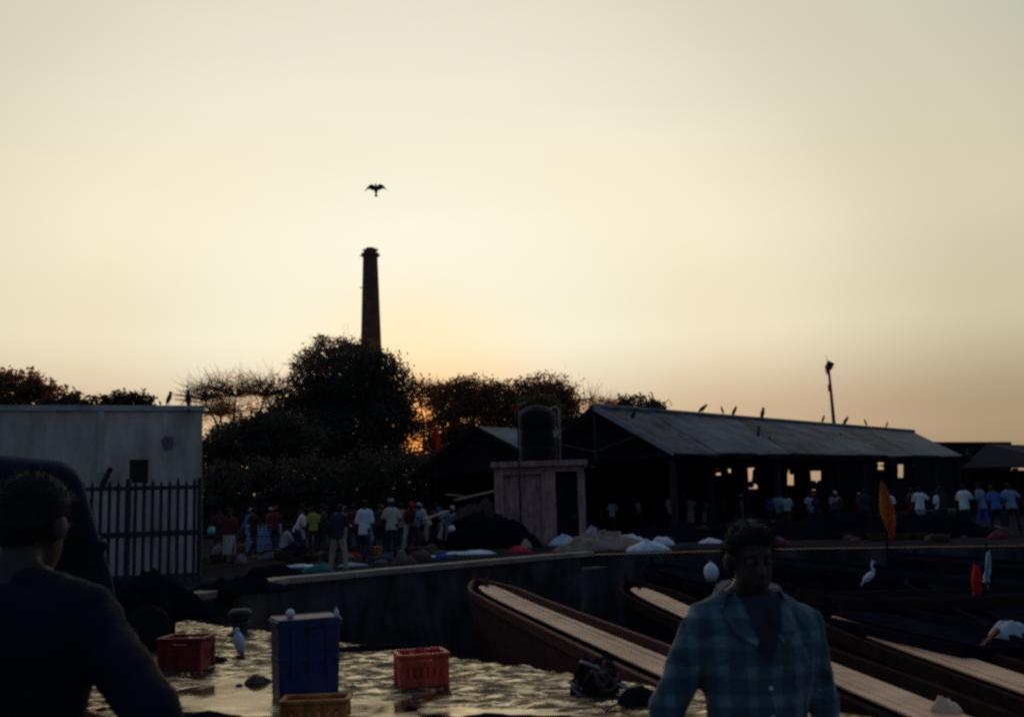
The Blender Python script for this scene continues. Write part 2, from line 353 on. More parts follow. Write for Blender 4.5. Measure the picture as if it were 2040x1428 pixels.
# ground behind and water
mb = MB(); mb.add([(-3000, 74.9, -.02), (3000, 74.9, -.02), (3000, 5000, -.02), (-3000, 5000, -.02)], [(0, 1, 2, 3)])
tag(mb.build('ground', earth), 'dusty ground beyond the quay out to the horizon', kind='structure')
wm = bpy.data.materials.new('harbour_water'); wm.use_nodes = True; t = wm.node_tree; b = t.nodes['Principled BSDF']
b.inputs['Base Color'].default_value = (.012, .014, .016, 1); b.inputs['Roughness'].default_value = .06; b.inputs['IOR'].default_value = 1.33
g = t.nodes.new('ShaderNodeNewGeometry'); nn = t.nodes.new('ShaderNodeTexNoise'); nn.inputs['Scale'].default_value = 3; nn.inputs['Detail'].default_value = 4
t.links.new(g.outputs['Position'], nn.inputs['Vector']); bp = t.nodes.new('ShaderNodeBump'); bp.inputs['Strength'].default_value = .5; bp.inputs['Distance'].default_value = .05
t.links.new(nn.outputs[0], bp.inputs['Height']); t.links.new(bp.outputs[0], b.inputs['Normal'])
mb = MB(); mb.add([(-100, -60, WZ), (140, -60, WZ), (140, 60, WZ), (-100, 60, WZ)], [(0, 1, 2, 3)])
tag(mb.build('water', wm), 'dark harbour water in the basin', kind='structure')

# ------------------------------------------------------------------ chimney
CY = 130
ct = at(736, 505, CY); cb = at(741, 712, CY)
cx = (ct.x + cb.x) / 2; ztop = ct.z; zb = cb.z
rt = 30 * CY / F / 2; rb_ = 43 * CY / F / 2
slope = (rb_ - rt) / (ztop - zb); r_ground = rb_ + slope * zb
chim = thing('brick_chimney', 'tall tapering dark brick factory chimney behind the trees', 'chimney', (cx, CY, 0))
MB().lathe((0, 0, 0), [(r_ground, 0), (rb_, zb), (rt, ztop - .3)], 20).build('shaft', brick, chim)
mb = MB(); mb.lathe((0, 0, 0), [(rt + .02, ztop - .55), (rt + .22, ztop - .35), (rt + .24, ztop - .05), (rt + .03, ztop + .02)], 20); mb.build('collar', brick, chim)
rnd = random.Random(4); mb = MB()
prof = []
n = 20
rings = [[Vector((rt * .97 * math.cos(2 * math.pi * k / n), rt * .97 * math.sin(2 * math.pi * k / n), ztop)) for k in range(n)],
         [Vector((rt * .80 * math.cos(2 * math.pi * k / n), rt * .80 * math.sin(2 * math.pi * k / n), ztop + .45 + rnd.uniform(-.25, .25))) for k in range(n)],
         [Vector((rt * .55 * math.cos(2 * math.pi * k / n), rt * .55 * math.sin(2 * math.pi * k / n), ztop + .5 + rnd.uniform(-.25, .3))) for k in range(n)]]
mb.loft(rings); mb.build('broken_rim', brick, chim)
mb = MB()
for k in range(150):
    a = rnd.uniform(0, 6.28); r = rt * math.sqrt(rnd.random()); p = Vector((r * math.cos(a), r * math.sin(a), ztop + .35))
    q = p + Vector((rnd.gauss(0, .18), rnd.gauss(0, .18), rnd.uniform(.12, .42))); sdv = Vector((.05, 0, 0))
    mb.add([p - sdv, p + sdv, q], [(0, 1, 2)])
mb.build('weeds', grass_m, chim)
o = MB().box((-rt - .25, 0, ztop - .3), (.35, .12, .12)).build('bracket', iron, chim); o2 = MB().box((rt + .25, 0, ztop - .35), (.3, .12, .12)).build('bracket', iron, chim)
o3 = MB().box((-rb_ * .82, 0, ztop - 4.6), (.5, .15, .12)).build('bracket', iron, chim)

# ------------------------------------------------------------------ trees
def leaves_mesh(name, blobs, count, size, seed, shell=.55, jitter=.22, twig=.55):
    """blobs: (centre, (rx,ry,rz)); leaf-sized quads gathered on twigs through each blob"""
    rs = np.random.RandomState(seed)
    vol = np.array([b[1][0] * b[1][2] for b in blobs]); pr = vol / vol.sum()
    allp = []
    for (c, r), p in zip(blobs, pr):
        n = int(count * p); nt = max(6, int(n / 26))
        d = rs.normal(size=(nt, 3)); d /= np.linalg.norm(d, axis=1)[:, None]
        rad = shell + (1 - shell) * rs.rand(nt) ** .6
        lump = 1 + jitter * np.sin(d[:, 0] * 5 + rs.rand() * 6) * np.cos(d[:, 2] * 6 + rs.rand() * 6) + rs.normal(0, jitter * .35, nt)
        tw = np.array(c) + d * (rad * lump)[:, None] * np.array(r)
        k = rs.randint(0, nt, n)
        allp.append(tw[k] + rs.normal(size=(n, 3)) * twig * np.array([1, 1, .6]))
    P = np.concatenate(allp); n = len(P)
    nd = rs.normal(size=(n, 3)); nd /= np.linalg.norm(nd, axis=1)[:, None]
    a = np.cross(nd, rs.normal(size=(n, 3))); a /= np.linalg.norm(a, axis=1)[:, None]; b = np.cross(nd, a)
    s = size * (.6 + .8 * rs.rand(n))[:, None]
    v = np.stack([P - a * s, P + b * s * .45, P + a * s, P - b * s * .45], 1).reshape(-1, 3)
    me = bpy.data.meshes.new(name); me.vertices.add(4 * n); me.vertices.foreach_set('co', v.ravel())
    me.loops.add(4 * n); me.loops.foreach_set('vertex_index', np.arange(4 * n)); me.polygons.add(n)
    me.polygons.foreach_set('loop_start', np.arange(n) * 4); me.polygons.foreach_set('loop_total', np.full(n, 4)); me.update(); me.validate()
    return me

def tree(name, label, trunk_px, Y, blobs_px, count, size, m, seed, group, shell=.5, jitter=.22, twig=.5, limbs=3, trunk_r=.45, depth=1.0, fine=0):
    base = at(trunk_px[0], 1000, Y); base.z = 0
    root = thing(name, label, 'tree', base, 0, group)
    bl = []
    rnd = random.Random(seed)
    for (x, y, rx, ry) in blobs_px:
        dY = rnd.uniform(-1, 1) * min(rx, ry) * Y / F * .5
        c = at(x, y, Y + dY) - base
        bl.append((tuple(c), (rx * Y / F, (rx + ry) / 2 * Y / F * depth, ry * Y / F)))
    me = leaves_mesh('crown', bl, count, size, seed, shell, jitter, twig)
    o = bpy.data.objects.new('crown', me); COL.objects.link(o); me.materials.append(m); o.parent = root
    mb = MB()
    zc = min(b[0][2] for b in bl); fork = Vector((rnd.uniform(-.4, .4), 0, max(1.5, zc * .55)))
    mb.tube([(0, 0, -.1), (rnd.uniform(-.2, .2), 0, fork.z * .5), fork], [trunk_r, trunk_r * .8, trunk_r * .65], 10)
    mb.build('trunk', bark, root, True)
    mb = MB()
    for c, r in bl:
        c = Vector(c); mid = (fork + c) / 2 + Vector((rnd.uniform(-.5, .5), rnd.uniform(-.5, .5), -.3))
        mb.tube([fork - Vector((0, 0, .2)), mid, c], [trunk_r * .5, trunk_r * .33, trunk_r * .16], 7)
        for k in range(limbs):
            d = Vector((rnd.gauss(0, 1), rnd.gauss(0, 1), rnd.uniform(.0, 1.3))).normalized()
            e = c + Vector((d.x * r[0], d.y * r[1], d.z * r[2])) * rnd.uniform(.75, 1.02)
            m2 = (c + e) / 2 + Vector((rnd.gauss(0, .3), rnd.gauss(0, .3), rnd.uniform(0, .4)))
            mb.tube([c, m2, e], [trunk_r * .16, trunk_r * .1, .02], 5)
            for q in range(fine):
                s0 = c.lerp(e, rnd.uniform(.3, 1)); d2 = (d + Vector((rnd.gauss(0, .7), rnd.gauss(0, .7), rnd.gauss(.1, .5)))).normalized()
                mb.tube([s0, s0 + d2 * rnd.uniform(.5, 1.0), s0 + d2 * rnd.uniform(1.1, 2.0) + Vector((rnd.gauss(0, .25), 0, rnd.gauss(0, .25)))], [.024, .016, .006], 4)
    mb.build('branches', bark, root, True)
    return root
TG = 'trees behind the market'
tree('rain_tree', 'huge dark domed tree standing in front of the chimney', (700,), 84,
     [(690, 760, 100, 70), (755, 770, 58, 62), (640, 808, 68, 66), (610, 860, 120, 80), (730, 850, 105, 80), (545, 872, 85, 44), (780, 830, 42, 60), (680, 930, 170, 60)],
     68000, .17, leaf_dark, 1, TG, limbs=4, trunk_r=.8)
tree('rain_tree', 'feathery lighter crown showing above the huge domed tree', (655,), 96, [(662, 705, 58, 34), (615, 740, 36, 32), (700, 715, 36, 28)], 4200, .16, leaf_warm, 2, TG, shell=.75, jitter=.15, twig=.35, limbs=14, fine=5)
tree('bare_tree', 'thin almost leafless tree beside the pale building', (470,), 80, [(470, 790, 80, 50), (410, 800, 42, 38), (530, 790, 55, 40), (440, 830, 50, 30)], 5200, .085, leaf_flare, 3, TG, shell=.55, twig=.4, limbs=26, trunk_r=.35, fine=7)
tree('leafy_tree', 'low spreading tree filling in right of the pale building', (500,), 74, [(520, 850, 50, 24), (470, 890, 80, 40), (560, 880, 80, 55), (440, 930, 60, 50)], 20000, .15, leaf_dark, 4, TG, trunk_r=.4)
tree('bare_tree', 'thin reddish tree with the low sun glowing through it', (840,), 92, [(835, 785, 38, 32), (865, 790, 30, 26)], 1900, .15, leaf_warm, 5, TG, shell=.4, twig=.45, limbs=12, trunk_r=.25, fine=5)
tree('leafy_tree', 'dense brown-edged tree with three humps right of the sunset gap', (930,), 88, [(905, 800, 45, 42), (945, 795, 42, 42), (985, 800, 38, 40), (930, 850, 95, 55), (905, 900, 62, 50)], 26000, .15, leaf_warm, 6, TG, trunk_r=.5)
tree('leafy_tree', 'broad round tree with ragged edge behind the water tank', (1080,), 90, [(1080, 800, 68, 48), (1040, 810, 40, 36), (1115, 810, 36, 40), (1080, 860, 85, 45)], 24000, .15, leaf_warm, 7, TG, trunk_r=.5)
tree('leafy_tree', 'small yellowish bush crown right above the water tank', (1070,), 62, [(1072, 808, 36, 20), (1050, 815, 22, 16), (1095, 815, 24, 18)], 2500, .13, mat('leaf_olive', (.12, .10, .035), .6, .3, .8, .2, trans=.3), 8, TG, twig=.25)
tree('bare_tree', 'thin scrubby tree in the dip left of the shed ridge', (1180,), 96, [(1175, 803, 26, 14), (1205, 806, 20, 12)], 500, .13, leaf_flare, 9, TG, twig=.35, limbs=10, trunk_r=.2, fine=4)
tree('leafy_tree', 'flat dark tree showing above the long shed roof', (1265,), 105, [(1262, 812, 50, 20), (1225, 815, 26, 14), (1300, 815, 24, 14), (1260, 850, 70, 30)], 7000, .2, leaf_dark, 10, TG, trunk_r=.4)
tree('leafy_tree', 'reddish hedge tree behind the flat roof at far left', (30,), 60, [(20, 775, 62, 32), (75, 785, 36, 22), (-40, 770, 50, 36), (30, 830, 90, 40)], 9000, .16, leaf_warm, 11, TG, trunk_r=.3, twig=.35)
tree('leafy_tree', 'dark ragged tree line poking over the flat roof', (200,), 58, [(130, 805, 40, 22), (215, 806, 38, 17), (270, 806, 34, 18), (190, 840, 110, 30)], 8000, .15, leaf_dark, 12, TG, trunk_r=.3, twig=.3)
# the low sun gap between the big tree and the next is left open; shrubs close the rest
SG = 'shrubs along the back of the market'
for i, (x, y, rx, ry, Y) in enumerate([(440, 965, 60, 42, 60), (540, 955, 70, 50, 62), (640, 960, 70, 50, 64), (740, 945, 70, 60, 66), (820, 950, 55, 55, 64), (880, 940, 60, 50, 70)]):
    base = at(x, 1000, Y); base.z = QZ if Y < 75 else 0
    lab = ['dark shrub close to the corner of the pale building', 'second dark shrub from the pale building', 'dark shrub under the huge tree, left of centre', 'tall dark shrub right under the chimney', 'dark shrub below the sunset gap', 'dark shrub against the smaller shed'][i]
    root = thing('shrub', lab, 'shrub', base, 0, SG)
    c = at(x, y, Y) - base
    me = leaves_mesh('foliage', [(tuple(c), (rx * Y / F, 1.6, ry * Y / F)), ((0, 0, c.z * .5), (rx * Y / F, 1.6, c.z * .5))], 5200, .14, 50 + i, .3, .25, .3)
    o = bpy.data.objects.new('foliage', me); COL.objects.link(o); me.materials.append(leaf_dark); o.parent = root
    MB().tube([(0, 0, -.05), (0.1, 0, c.z * .6), (0, 0, c.z)], [.12, .09, .04], 7).build('stem', bark, root)
# old compound wall far behind the shrubs
w0 = at(395, 975, 68); w1 = at(905, 960, 68)
o = MB().box(((w0.x + w1.x) / 2, 72, 1.3), (w1.x - w0.x + 6, .3, 2.6)).build('compound_wall', wall_stone); tag(o, 'low dark compound wall behind the shrubs', 'wall')

# ------------------------------------------------------------------ pale building at left
hb = thing('pale_building', 'flat-roofed pale plaster building at left with a small square window', 'building')
BYr = 27.0; BYl = 24.5
cR = at(404, 818, BYr); cR0 = Vector((cR.x, cR.y, QZ)); bh = cR.z - QZ
cL = at(-260, 800, BYl); dirw = (Vector((cL.x, cL.y, 0)) - Vector((cR.x, cR.y, 0))); blen = dirw.length; dirw.normalize()
nb = Vector((dirw.y, -dirw.x, 0)); nb = nb if nb.y > 0 else -nb        # points away from camera
def BP(u, w, z): return Vector((cR.x, cR.y, QZ)) + dirw * u + nb * w + Vector((0, 0, z))
def u_of(px, py):                                                # pixel on the front wall -> (u, z)
    d = ray(px, py); n_ = nb; tt = (Vector((cR.x, cR.y, 0)) - Vector((CAM.x, CAM.y, 0))).dot(n_) / d.dot(n_)
    p = CAM + d * tt; return (Vector((p.x, p.y, 0)) - Vector((cR.x, cR.y, 0))).dot(dirw), p.z - QZ
ua, za = u_of(296, 915); ub, zb2 = u_of(257, 962)
u1, u2 = min(ua, ub), max(ua, ub); z1, z2 = min(za, zb2), max(za, zb2)
us, _ = u_of(200, 900)
def wallbox(name, u0_, u1_, z0_, z1_, m, par, w0_=0, w1_=.3):
    mb = MB(); v = [BP(u, w, z) for z in (z0_, z1_) for (u, w) in ((u0_, w0_), (u1_, w0_), (u1_, w1_), (u0_, w1_))]
    mb.add(v, [(3, 2, 1, 0), (4, 5, 6, 7), (0, 1, 5, 4), (1, 2, 6, 5), (2, 3, 7, 6), (3, 0, 4, 7)]); return mb.build(name, m, par)
mb = MB()
def qd(ua_, ub_, za_, zb_): mb.add([BP(ua_, 0, za_), BP(ub_, 0, za_), BP(ub_, 0, zb_), BP(ua_, 0, zb_)], [(0, 1, 2, 3)])
qd(0, u1, 0, bh); qd(u2, blen, 0, bh); qd(u1, u2, 0, z1); qd(u1, u2, z2, bh)
for (a_, b_, c_, d_) in ((u1, u1, z1, z2), (u2, u2, z1, z2)): mb.add([BP(a_, 0, c_), BP(a_, .3, c_), BP(a_, .3, d_), BP(a_, 0, d_)], [(0, 1, 2, 3)])
mb.add([BP(u1, 0, z1), BP(u2, 0, z1), BP(u2, .3, z1), BP(u1, .3, z1)], [(0, 1, 2, 3)]); mb.add([BP(u1, 0, z2), BP(u2, 0, z2), BP(u2, .3, z2), BP(u1, .3, z2)], [(0, 1, 2, 3)])
mb.add([BP(0, 0, 0), BP(0, 8, 0), BP(0, 8, bh), BP(0, 0, bh)], [(0, 1, 2, 3)]); mb.add([BP(blen, 0, 0), BP(blen, 8, 0), BP(blen, 8, bh), BP(blen, 0, bh)], [(0, 1, 2, 3)])
mb.add([BP(0, 8, 0), BP(blen, 8, 0), BP(blen, 8, bh), BP(0, 8, bh)], [(0, 1, 2, 3)])
mb.build('wall', plaster, hb)
wn = wallbox('window', u1 + .003, u2 - .003, z1 + .003, z2 - .003, glass, hb, .2, .24)
for k in range(3):
    uu = u1 + (u2 - u1) * (k + 1) / 4; MB().tube([BP(uu, .1, z1 + .004), BP(uu, .1, z2 - .004)], .012, 6).build('bar', iron, wn)
wallbox('parapet', -.05, blen + .05, bh - .004, bh + .14, plaster_trim, hb, -.06, .26)
wallbox('roof', .02, blen - .02, bh - .4, bh - .25, plaster_trim, hb, .31, 7.9)
wallbox('pilaster', us - .07, us + .07, 0, bh - .01, plaster_trim, hb, -.05, -.001)
sr, sz = u_of(334, 882)
rnd = random.Random(8); mb = MB(); rr = []
n = 16; ang = [2 * math.pi * k / n for k in range(n)]; rad = [.17 * rnd.uniform(.75, 1.2) for _ in ang]
mb.loft([[BP(sr + r * math.cos(a) * s_, w_, sz + r * math.sin(a) * 1.25 * s_) for a, r in zip(ang, rad)] for s_, w_ in ((1, -.001), (.9, -.02), (.55, -.018))])
mb.build('round_stain', mat('stain_dark', (.20, .17, .15), .9, .3, 8, .1), hb)  # round wall stain, added as a thin raised disc
ud, zd = u_of(208, 948)
mb = MB(); mb.beam(BP(ud + .05, -.06, zd - .28), BP(ud - .16, -.25, zd + .2), .1, .09); mb.build('waste_pipe', iron, hb)

# ------------------------------------------------------------------ picket fence before the building
fy = 23.2
f0 = at(388, 955, fy); fx0 = at(120, 948, fy - 1.0)
fen = thing('iron_fence', 'dark iron picket fence in front of the pale building', 'fence')
fd = Vector((fx0.x - f0.x, fx0.y - f0.y, 0)); fl = fd.length; fd.normalize(); ftop = f0.z
step = 15.6 * fy / F; k = 0; u = 0
bar_me = None
while u < fl:
    p = Vector((f0.x, f0.y, QZ)) + fd * u
    if bar_me is None:
        m_ = MB(); m_.box((0, 0, (ftop - QZ) / 2 - .05), (.075, .02, ftop - QZ - .1)); m_.loft([[Vector((sx_ * .0375 * q, sy_ * .01, z_)) for sx_, sy_ in ((-1, -1), (1, -1), (1, 1), (-1, 1))] for q, z_ in ((1, ftop - QZ - .1), (.12, ftop - QZ + .02))]); bar_me = m_.mesh('picket'); bar_me.materials.append(iron)
    o = bpy.data.objects.new('picket', bar_me); COL.objects.link(o); o.parent = fen; o.location = p; o.rotation_euler = (0, 0, math.atan2(fd.y, fd.x)); o.scale = (1, 1, 1 + random.Random(k).uniform(-.02, .02))
    u += step; k += 1
nf = Vector((-fd.y, fd.x, 0)); nf = nf if nf.y < 0 else -nf
for px_y, th in ((972, .09), (1062, .13)):
    z_ = at(320, px_y, fy).z
    a = Vector((f0.x, f0.y, z_)) + nf * .035 - fd * .1; MB().beam(a, a + fd * (fl + .1), .045, th).build('rail', iron, fen)
for uu in (-.12, fl * .5, fl):
    a = Vector((f0.x, f0.y, QZ)) + fd * uu + nf * .02; MB().box(a + Vector((0, 0, (ftop - QZ) / 2 + .02)), (.1, .1, ftop - QZ + .04)).build('post', iron, fen)

# ------------------------------------------------------------------ market sheds
zr, ze = 5.6, 3.4
R1 = hp(1183, 812, zr); R2 = hp(1820, 861, zr); E1 = hp(1345, 901, ze); E2 = hp(1918, 908, ze)
E1b = Vector((2 * R1.x - E1.x, 2 * R1.y - E1.y, ze)); mid2 = Vector((R2.x, R2.y, ze)); ax = (R2 - R1).normalized()
axf = Vector((ax.x, ax.y, 0)).normalized(); rel2 = Vector((E2.x - R2.x, E2.y - R2.y, 0)); along = rel2.dot(axf); acr = rel2 - axf * along
E2b = Vector((R2.x, R2.y, ze)) + axf * along - acr
def roofplane(pts, name, m, par, th=.09):
    mb = MB(); n_ = (pts[1] - pts[0]).cross(pts[2] - pts[0]).normalized(); n_ = n_ if n_.z > 0 else -n_
    lo = [p - n_ * th for p in pts]; k = len(pts)
    mb.add(list(pts) + lo, [tuple(range(k)), tuple(range(2 * k - 1, k - 1, -1))] + [(i, i + k, (i + 1) % k + k, (i + 1) % k) for i in range(k)])
    return mb.build(name, m, par)
shed = thing('market_shed', 'long open-sided market shed with hipped grey sheet roof', 'shed')
up = Vector((0, 0, .004))
# front slope built from separate overlapping sheeting bays
NB = 9
for i in range(NB):
    a0, a1 = i / NB, (i + 1) / NB
    rb2 = random.Random(40 + i); dn = (E1 - R1).normalized(); o0, o1 = dn * rb2.uniform(-.05, .16), dn * rb2.uniform(-.05, .16); lift = Vector((0, 0, .03 * (i % 2) + rb2.uniform(0, .02)))
    roofplane([R1.lerp(R2, a0) + lift, R1.lerp(R2, a1) + lift, E1.lerp(E2, a1) + lift + o1, E1.lerp(E2, a0) + lift + o0], 'roof_bay', roofm if i % 3 else mat('rusty_sheeting', (.19, .175, .155), .9, .45, .8, .1, bump=.25, bscale=8, streak=.5, sscale=(.6, .6, .6)), shed, .09)
roofplane([R1 + up, R2 + up, E2b, E1b], 'back_slope', roofm, shed)
roofplane([R2 + up * 2, E2 + up, E2b + up], 'hip_end', roofm, shed)
mb = MB(); mb.tube([R1 + Vector((0, 0, .05)), R2 + Vector((0, 0, .05))], .14, 8); mb.build('ridge_cap', roofm, shed)
MB().beam(R1 + Vector((0, 0, .02)) - ax * .05, E1 + Vector((0, 0, -.02)) - ax * .05, .06, .24).build('barge_board', mat('pale_board', (.30, .33, .31), .8, .2, 3, .15), shed)
MB().beam(R1 + Vector((0, 0, .02)) - ax * .05, E1b + Vector((0, 0, -.02)) - ax * .05, .06, .2).build('barge_board', dark_wood, shed)
MB().beam(E1 + Vector((0, 0, -.16)), E2 + Vector((0, 0, -.16)), .12, .22).build('eave_beam', dark_wood, shed)
MB().beam(E1b + Vector((0, 0, -.2)), E2b + Vector((0, 0, -.2)), .12, .22).build('eave_beam', dark_wood, shed)
# gable boarding
g_in = ax * .5
mb = MB(); gp = [R1 + g_in - Vector((0, 0, .15)), E1 + g_in - Vector((0, 0, .15)), E1b + g_in - Vector((0, 0, .15))]
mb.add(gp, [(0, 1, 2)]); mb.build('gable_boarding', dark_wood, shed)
mb = MB(); pk = R1 - ax * .02 - Vector((0, 0, .3)); ml_ = (E1 + E1b) / 2 - ax * .02
mb.beam(pk, Vector((pk.x, pk.y, ze)), .09, .09); mb.beam(Vector((pk.x, pk.y, ze + .3)), R1.lerp(E1, .55) - ax * .02 - Vector((0, 0, .2)), .06, .06); mb.beam(Vector((pk.x, pk.y, ze + .3)), R1.lerp(E1b, .55) - ax * .02 - Vector((0, 0, .2)), .06, .06)
mb.build('truss', mat('truss_wood', (.07, .07, .07), .9, .3, 4, .05), shed)
MB().beam(E1 - ax * .02 - Vector((0, 0, .1)), E1b - ax * .02 - Vector((0, 0, .1)), .1, .2).build('tie_beam', dark_wood, shed)
# posts
pr = random.Random(2)
NP = 11
for i in range(NP):
    for (A, B_, dep) in ((E1, E2, .25), (E1b, E2b, .25)):
        p = A.lerp(B_, (i + .08) / (NP - .8)); q = p - Vector((0, 0, .25))
        ins = Vector((R1.x - E1.x, R1.y - E1.y, 0)).normalized() * .35 * (1 if A is E1 else -1)
        MB().box(((q.x + ins.x), (q.y + ins.y), (q.z + QZ) / 2), (.22, .22, q.z - QZ), rz=math.atan2(ax.y, ax.x)).build('post', dark_wood if i % 3 else mat('grey_post', (.045, .042, .042), .9, .2, 4, .1), shed)
# back wall of stacked boxes and sheets between which slits of sky show
def back_pt(px, py):
    """pixel -> point on the vertical plane of the rear eave"""
    A = E1b; n_ = Vector((ax.y, -ax.x, 0)).normalized(); d = ray(px, py); tt = (A - CAM).dot(n_) / d.dot(n_); return CAM + d * tt
gaps = [(1425, 1438, 929, 946), (1444, 1458, 928, 941), (1489, 1511, 927, 973), (1543, 1549, 925, 967), (1569, 1583, 936, 966), (1611, 1637, 938, 976), (1749, 1762, 921, 935), (1789, 1801, 925, 951), (1816, 1823, 925, 938)]
xs = [1190] + [v for g_ in gaps for v in g_[:2]] + [2015]
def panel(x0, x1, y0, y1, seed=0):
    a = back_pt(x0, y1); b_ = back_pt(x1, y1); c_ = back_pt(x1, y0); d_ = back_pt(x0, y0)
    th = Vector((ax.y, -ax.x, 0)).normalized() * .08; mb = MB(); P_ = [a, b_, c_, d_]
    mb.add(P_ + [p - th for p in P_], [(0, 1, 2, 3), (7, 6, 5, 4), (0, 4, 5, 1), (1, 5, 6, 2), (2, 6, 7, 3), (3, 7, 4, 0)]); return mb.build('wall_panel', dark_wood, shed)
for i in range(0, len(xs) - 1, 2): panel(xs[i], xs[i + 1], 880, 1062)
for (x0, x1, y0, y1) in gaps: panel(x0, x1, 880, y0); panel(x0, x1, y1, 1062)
# sacks hanging and stacked in the slits
for (px, py, r) in ((1437, 940, 7), (1508, 945, 10), (1489, 965, 6), (1583, 942, 8), (1613, 966, 8), (1633, 968, 7), (1638, 944, 6), (1570, 940, 5)):
    p = back_pt(px, py) + Vector((-ax.y, ax.x, 0)) * -.25; s_ = r * p.y / F
    o = MB().ell((0, 0, 0), (s_, s_ * .8, s_ * 1.25), 10, 7).build('hanging_sack', dark_wood, shed, True, p)

rnd = random.Random(21)
nbk = Vector((ax.y, -ax.x, 0)).normalized()
for (x0, x1, y0, y1) in gaps:
    for q_ in range(3):
        cxp = rnd.choice((x0, x1)) + rnd.uniform(-2, 2); cyp = rnd.uniform(y0, y1); wx_ = (x1 - x0) * rnd.uniform(.2, .5); hy_ = (y1 - y0) * rnd.uniform(.15, .4)
        P3 = [back_pt(cxp + wx_ * math.cos(a_) * rnd.uniform(.6, 1.2), cyp + hy_ * math.sin(a_) * rnd.uniform(.6, 1.2)) - nbk * .1 for a_ in (0, 1.2, 2.4, 3.6, 5)]
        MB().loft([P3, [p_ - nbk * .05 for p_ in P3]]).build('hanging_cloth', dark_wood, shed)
# smaller shed
R3 = hp(946, 849, 5.4); hw = Vector((E1.x - R1.x, E1.y - R1.y, 0)); hw = hw.normalized() * 5.0
axh = Vector((ax.x, ax.y, 0)).normalized(); R4 = R3 + axh * 13
s2 = thing('smaller_shed', 'smaller dark gabled shed left of the water tank', 'shed')
A1 = R3 + hw; A1.z = 3.35; A2 = R4 + hw; A2.z = 3.35; B1 = R3 - hw * 1.15; B1.z = 3.1; B2 = R4 - hw * 1.15; B2.z = 3.1
roofplane([R3, R4, A2, A1], 'roof_slope', roofm, s2); roofplane([R3 + up, R4 + up, B2, B1], 'roof_slope', roofm, s2)
MB().beam(R3 - axh * .05, A1 - axh * .05, .06, .16).build('barge_board', dark_wood, s2); MB().beam(R3 - axh * .05, B1 - axh * .05, .06, .12).build('barge_board', dark_wood, s2)
mb = MB(); gi = axh * .4; dz = Vector((0, 0, .12)); mb.add([R3 + gi - dz, A1 + gi - dz, B1 + gi - dz], [(0, 1, 2)]); mb.build('gable_boarding', dark_wood, s2)
for (P_, Q_) in ((A1, A2), (B1, B2)):
    for i in range(4):
        p = P_.lerp(Q_, (i + .1) / 3.2); MB().box((p.x, p.y, (p.z - .15 + QZ) / 2), (.2, .2, p.z - .15 - QZ)).build('post', dark_wood, s2)
for (P_, Q_, k_) in ((A1, A2, 1), (B1, B2, -1)):
    c_ = (P_ + Q_) / 2 + axh * .6 - hw.normalized() * .2 * k_; d_ = Q_ - P_; MB().box((c_.x, c_.y, 1.6), (d_.length - 1.2, .12, 3.0), rz=math.atan2(d_.y, d_.x)).build('side_wall', dark_wood, s2)
mb = MB(); wc = (A2 + B2) / 2; wd = (A2 - B2); MB().box((wc.x, wc.y, 1.75), (Vector((wd.x, wd.y, 0)).length + 1.5, .15, 3.4), rz=math.atan2(wd.y, wd.x)).build('back_wall', wall_stone, s2)

# shed at the right edge
s3 = thing('distant_shed', 'dark hipped shed roof at the far right edge', 'shed')
q0 = at(1966, 884, 62); q1 = at(2130, 880, 70); zq = q0.z; q1.z = zq
zq2 = at(1915, 932, 58).z
c0 = at(1915, 932, 58); c1 = at(2140, 935, 58); c1.z = zq2; c2_ = Vector((at(1945, 930, 74).x, 74, zq2)); c3_ = Vector((c1.x + 2, 76, zq2))
dark_wood2 = mat('tarred_roof', (.022, .023, .028), .9, .3, 1, .1)
roofplane([q0, q1, c1, c0], 'roof_slope', dark_wood2, s3); roofplane([q0 + up, q1 + up, c3_, c2_], 'roof_slope', dark_wood2, s3); roofplane([q0 + up * 2, c0 + up, c2_ + up], 'hip_end', dark_wood2, s3)
for p in (c0 + Vector((.3, .3, -.1)), (c0 + c1) / 2 + Vector((0, .3, -.1)), c1 + Vector((-.3, .3, -.1)), c2_ + Vector((.3, -.3, -.1))):
    MB().box((p.x, p.y, (p.z + QZ) / 2), (.25, .25, p.z - QZ)).build('post', dark_wood, s3)
MB().box(((c0.x + c1.x) / 2 + 3.5, 66, (zq2 - .1 + QZ) / 2), (abs(c1.x - c0.x), .2, zq2 - .1 - QZ)).build('wall', dark_wood, s3)

# ------------------------------------------------------------------ kiosk and water tank
KY = 37.0
k0 = at(981, 930, KY); k1 = at(1166, 920, KY); kw = k1.x - k0.x; kh = k1.z - QZ - .1
kc = Vector(((k0.x + k1.x) / 2, KY, QZ))
ki = thing('pink_kiosk', 'small pink plastered kiosk with a dark doorway under the tank', 'kiosk', kc)
def kx(px): return at(px, 1000, KY).x - kc.x
def kz(py): return at(1070, py, KY).z - QZ
KD = 2.6
dx0, dx1, dzt = kx(1108), kx(1152), kz(940)
mb = MB()
def kq(xa, xb, za_, zb_, y=0): mb.add([(xa, y, za_), (xb, y, za_), (xb, y, zb_), (xa, y, zb_)], [(0, 1, 2, 3)])
px0, px1, pzt, pzb = kx(1003), kx(1080), kz(944), .35
xl, xr = -kw / 2 + .05, kw / 2 - .05
kq(xl, px0, 0, kh); kq(px1, dx0, 0, kh); kq(dx1, xr, 0, kh); kq(dx0, dx1, dzt, kh); kq(px0, px1, pzt, kh); kq(px0, px1, 0, pzb); kq(px0, px1, pzb, pzt, .16)
mb.add([(px0, 0, pzt), (px1, 0, pzt), (px1, .16, pzt), (px0, .16, pzt)], [(0, 1, 2, 3)]); mb.add([(px0, 0, pzb), (px0, .16, pzb), (px0, .16, pzt), (px0, 0, pzt)], [(0, 1, 2, 3)])
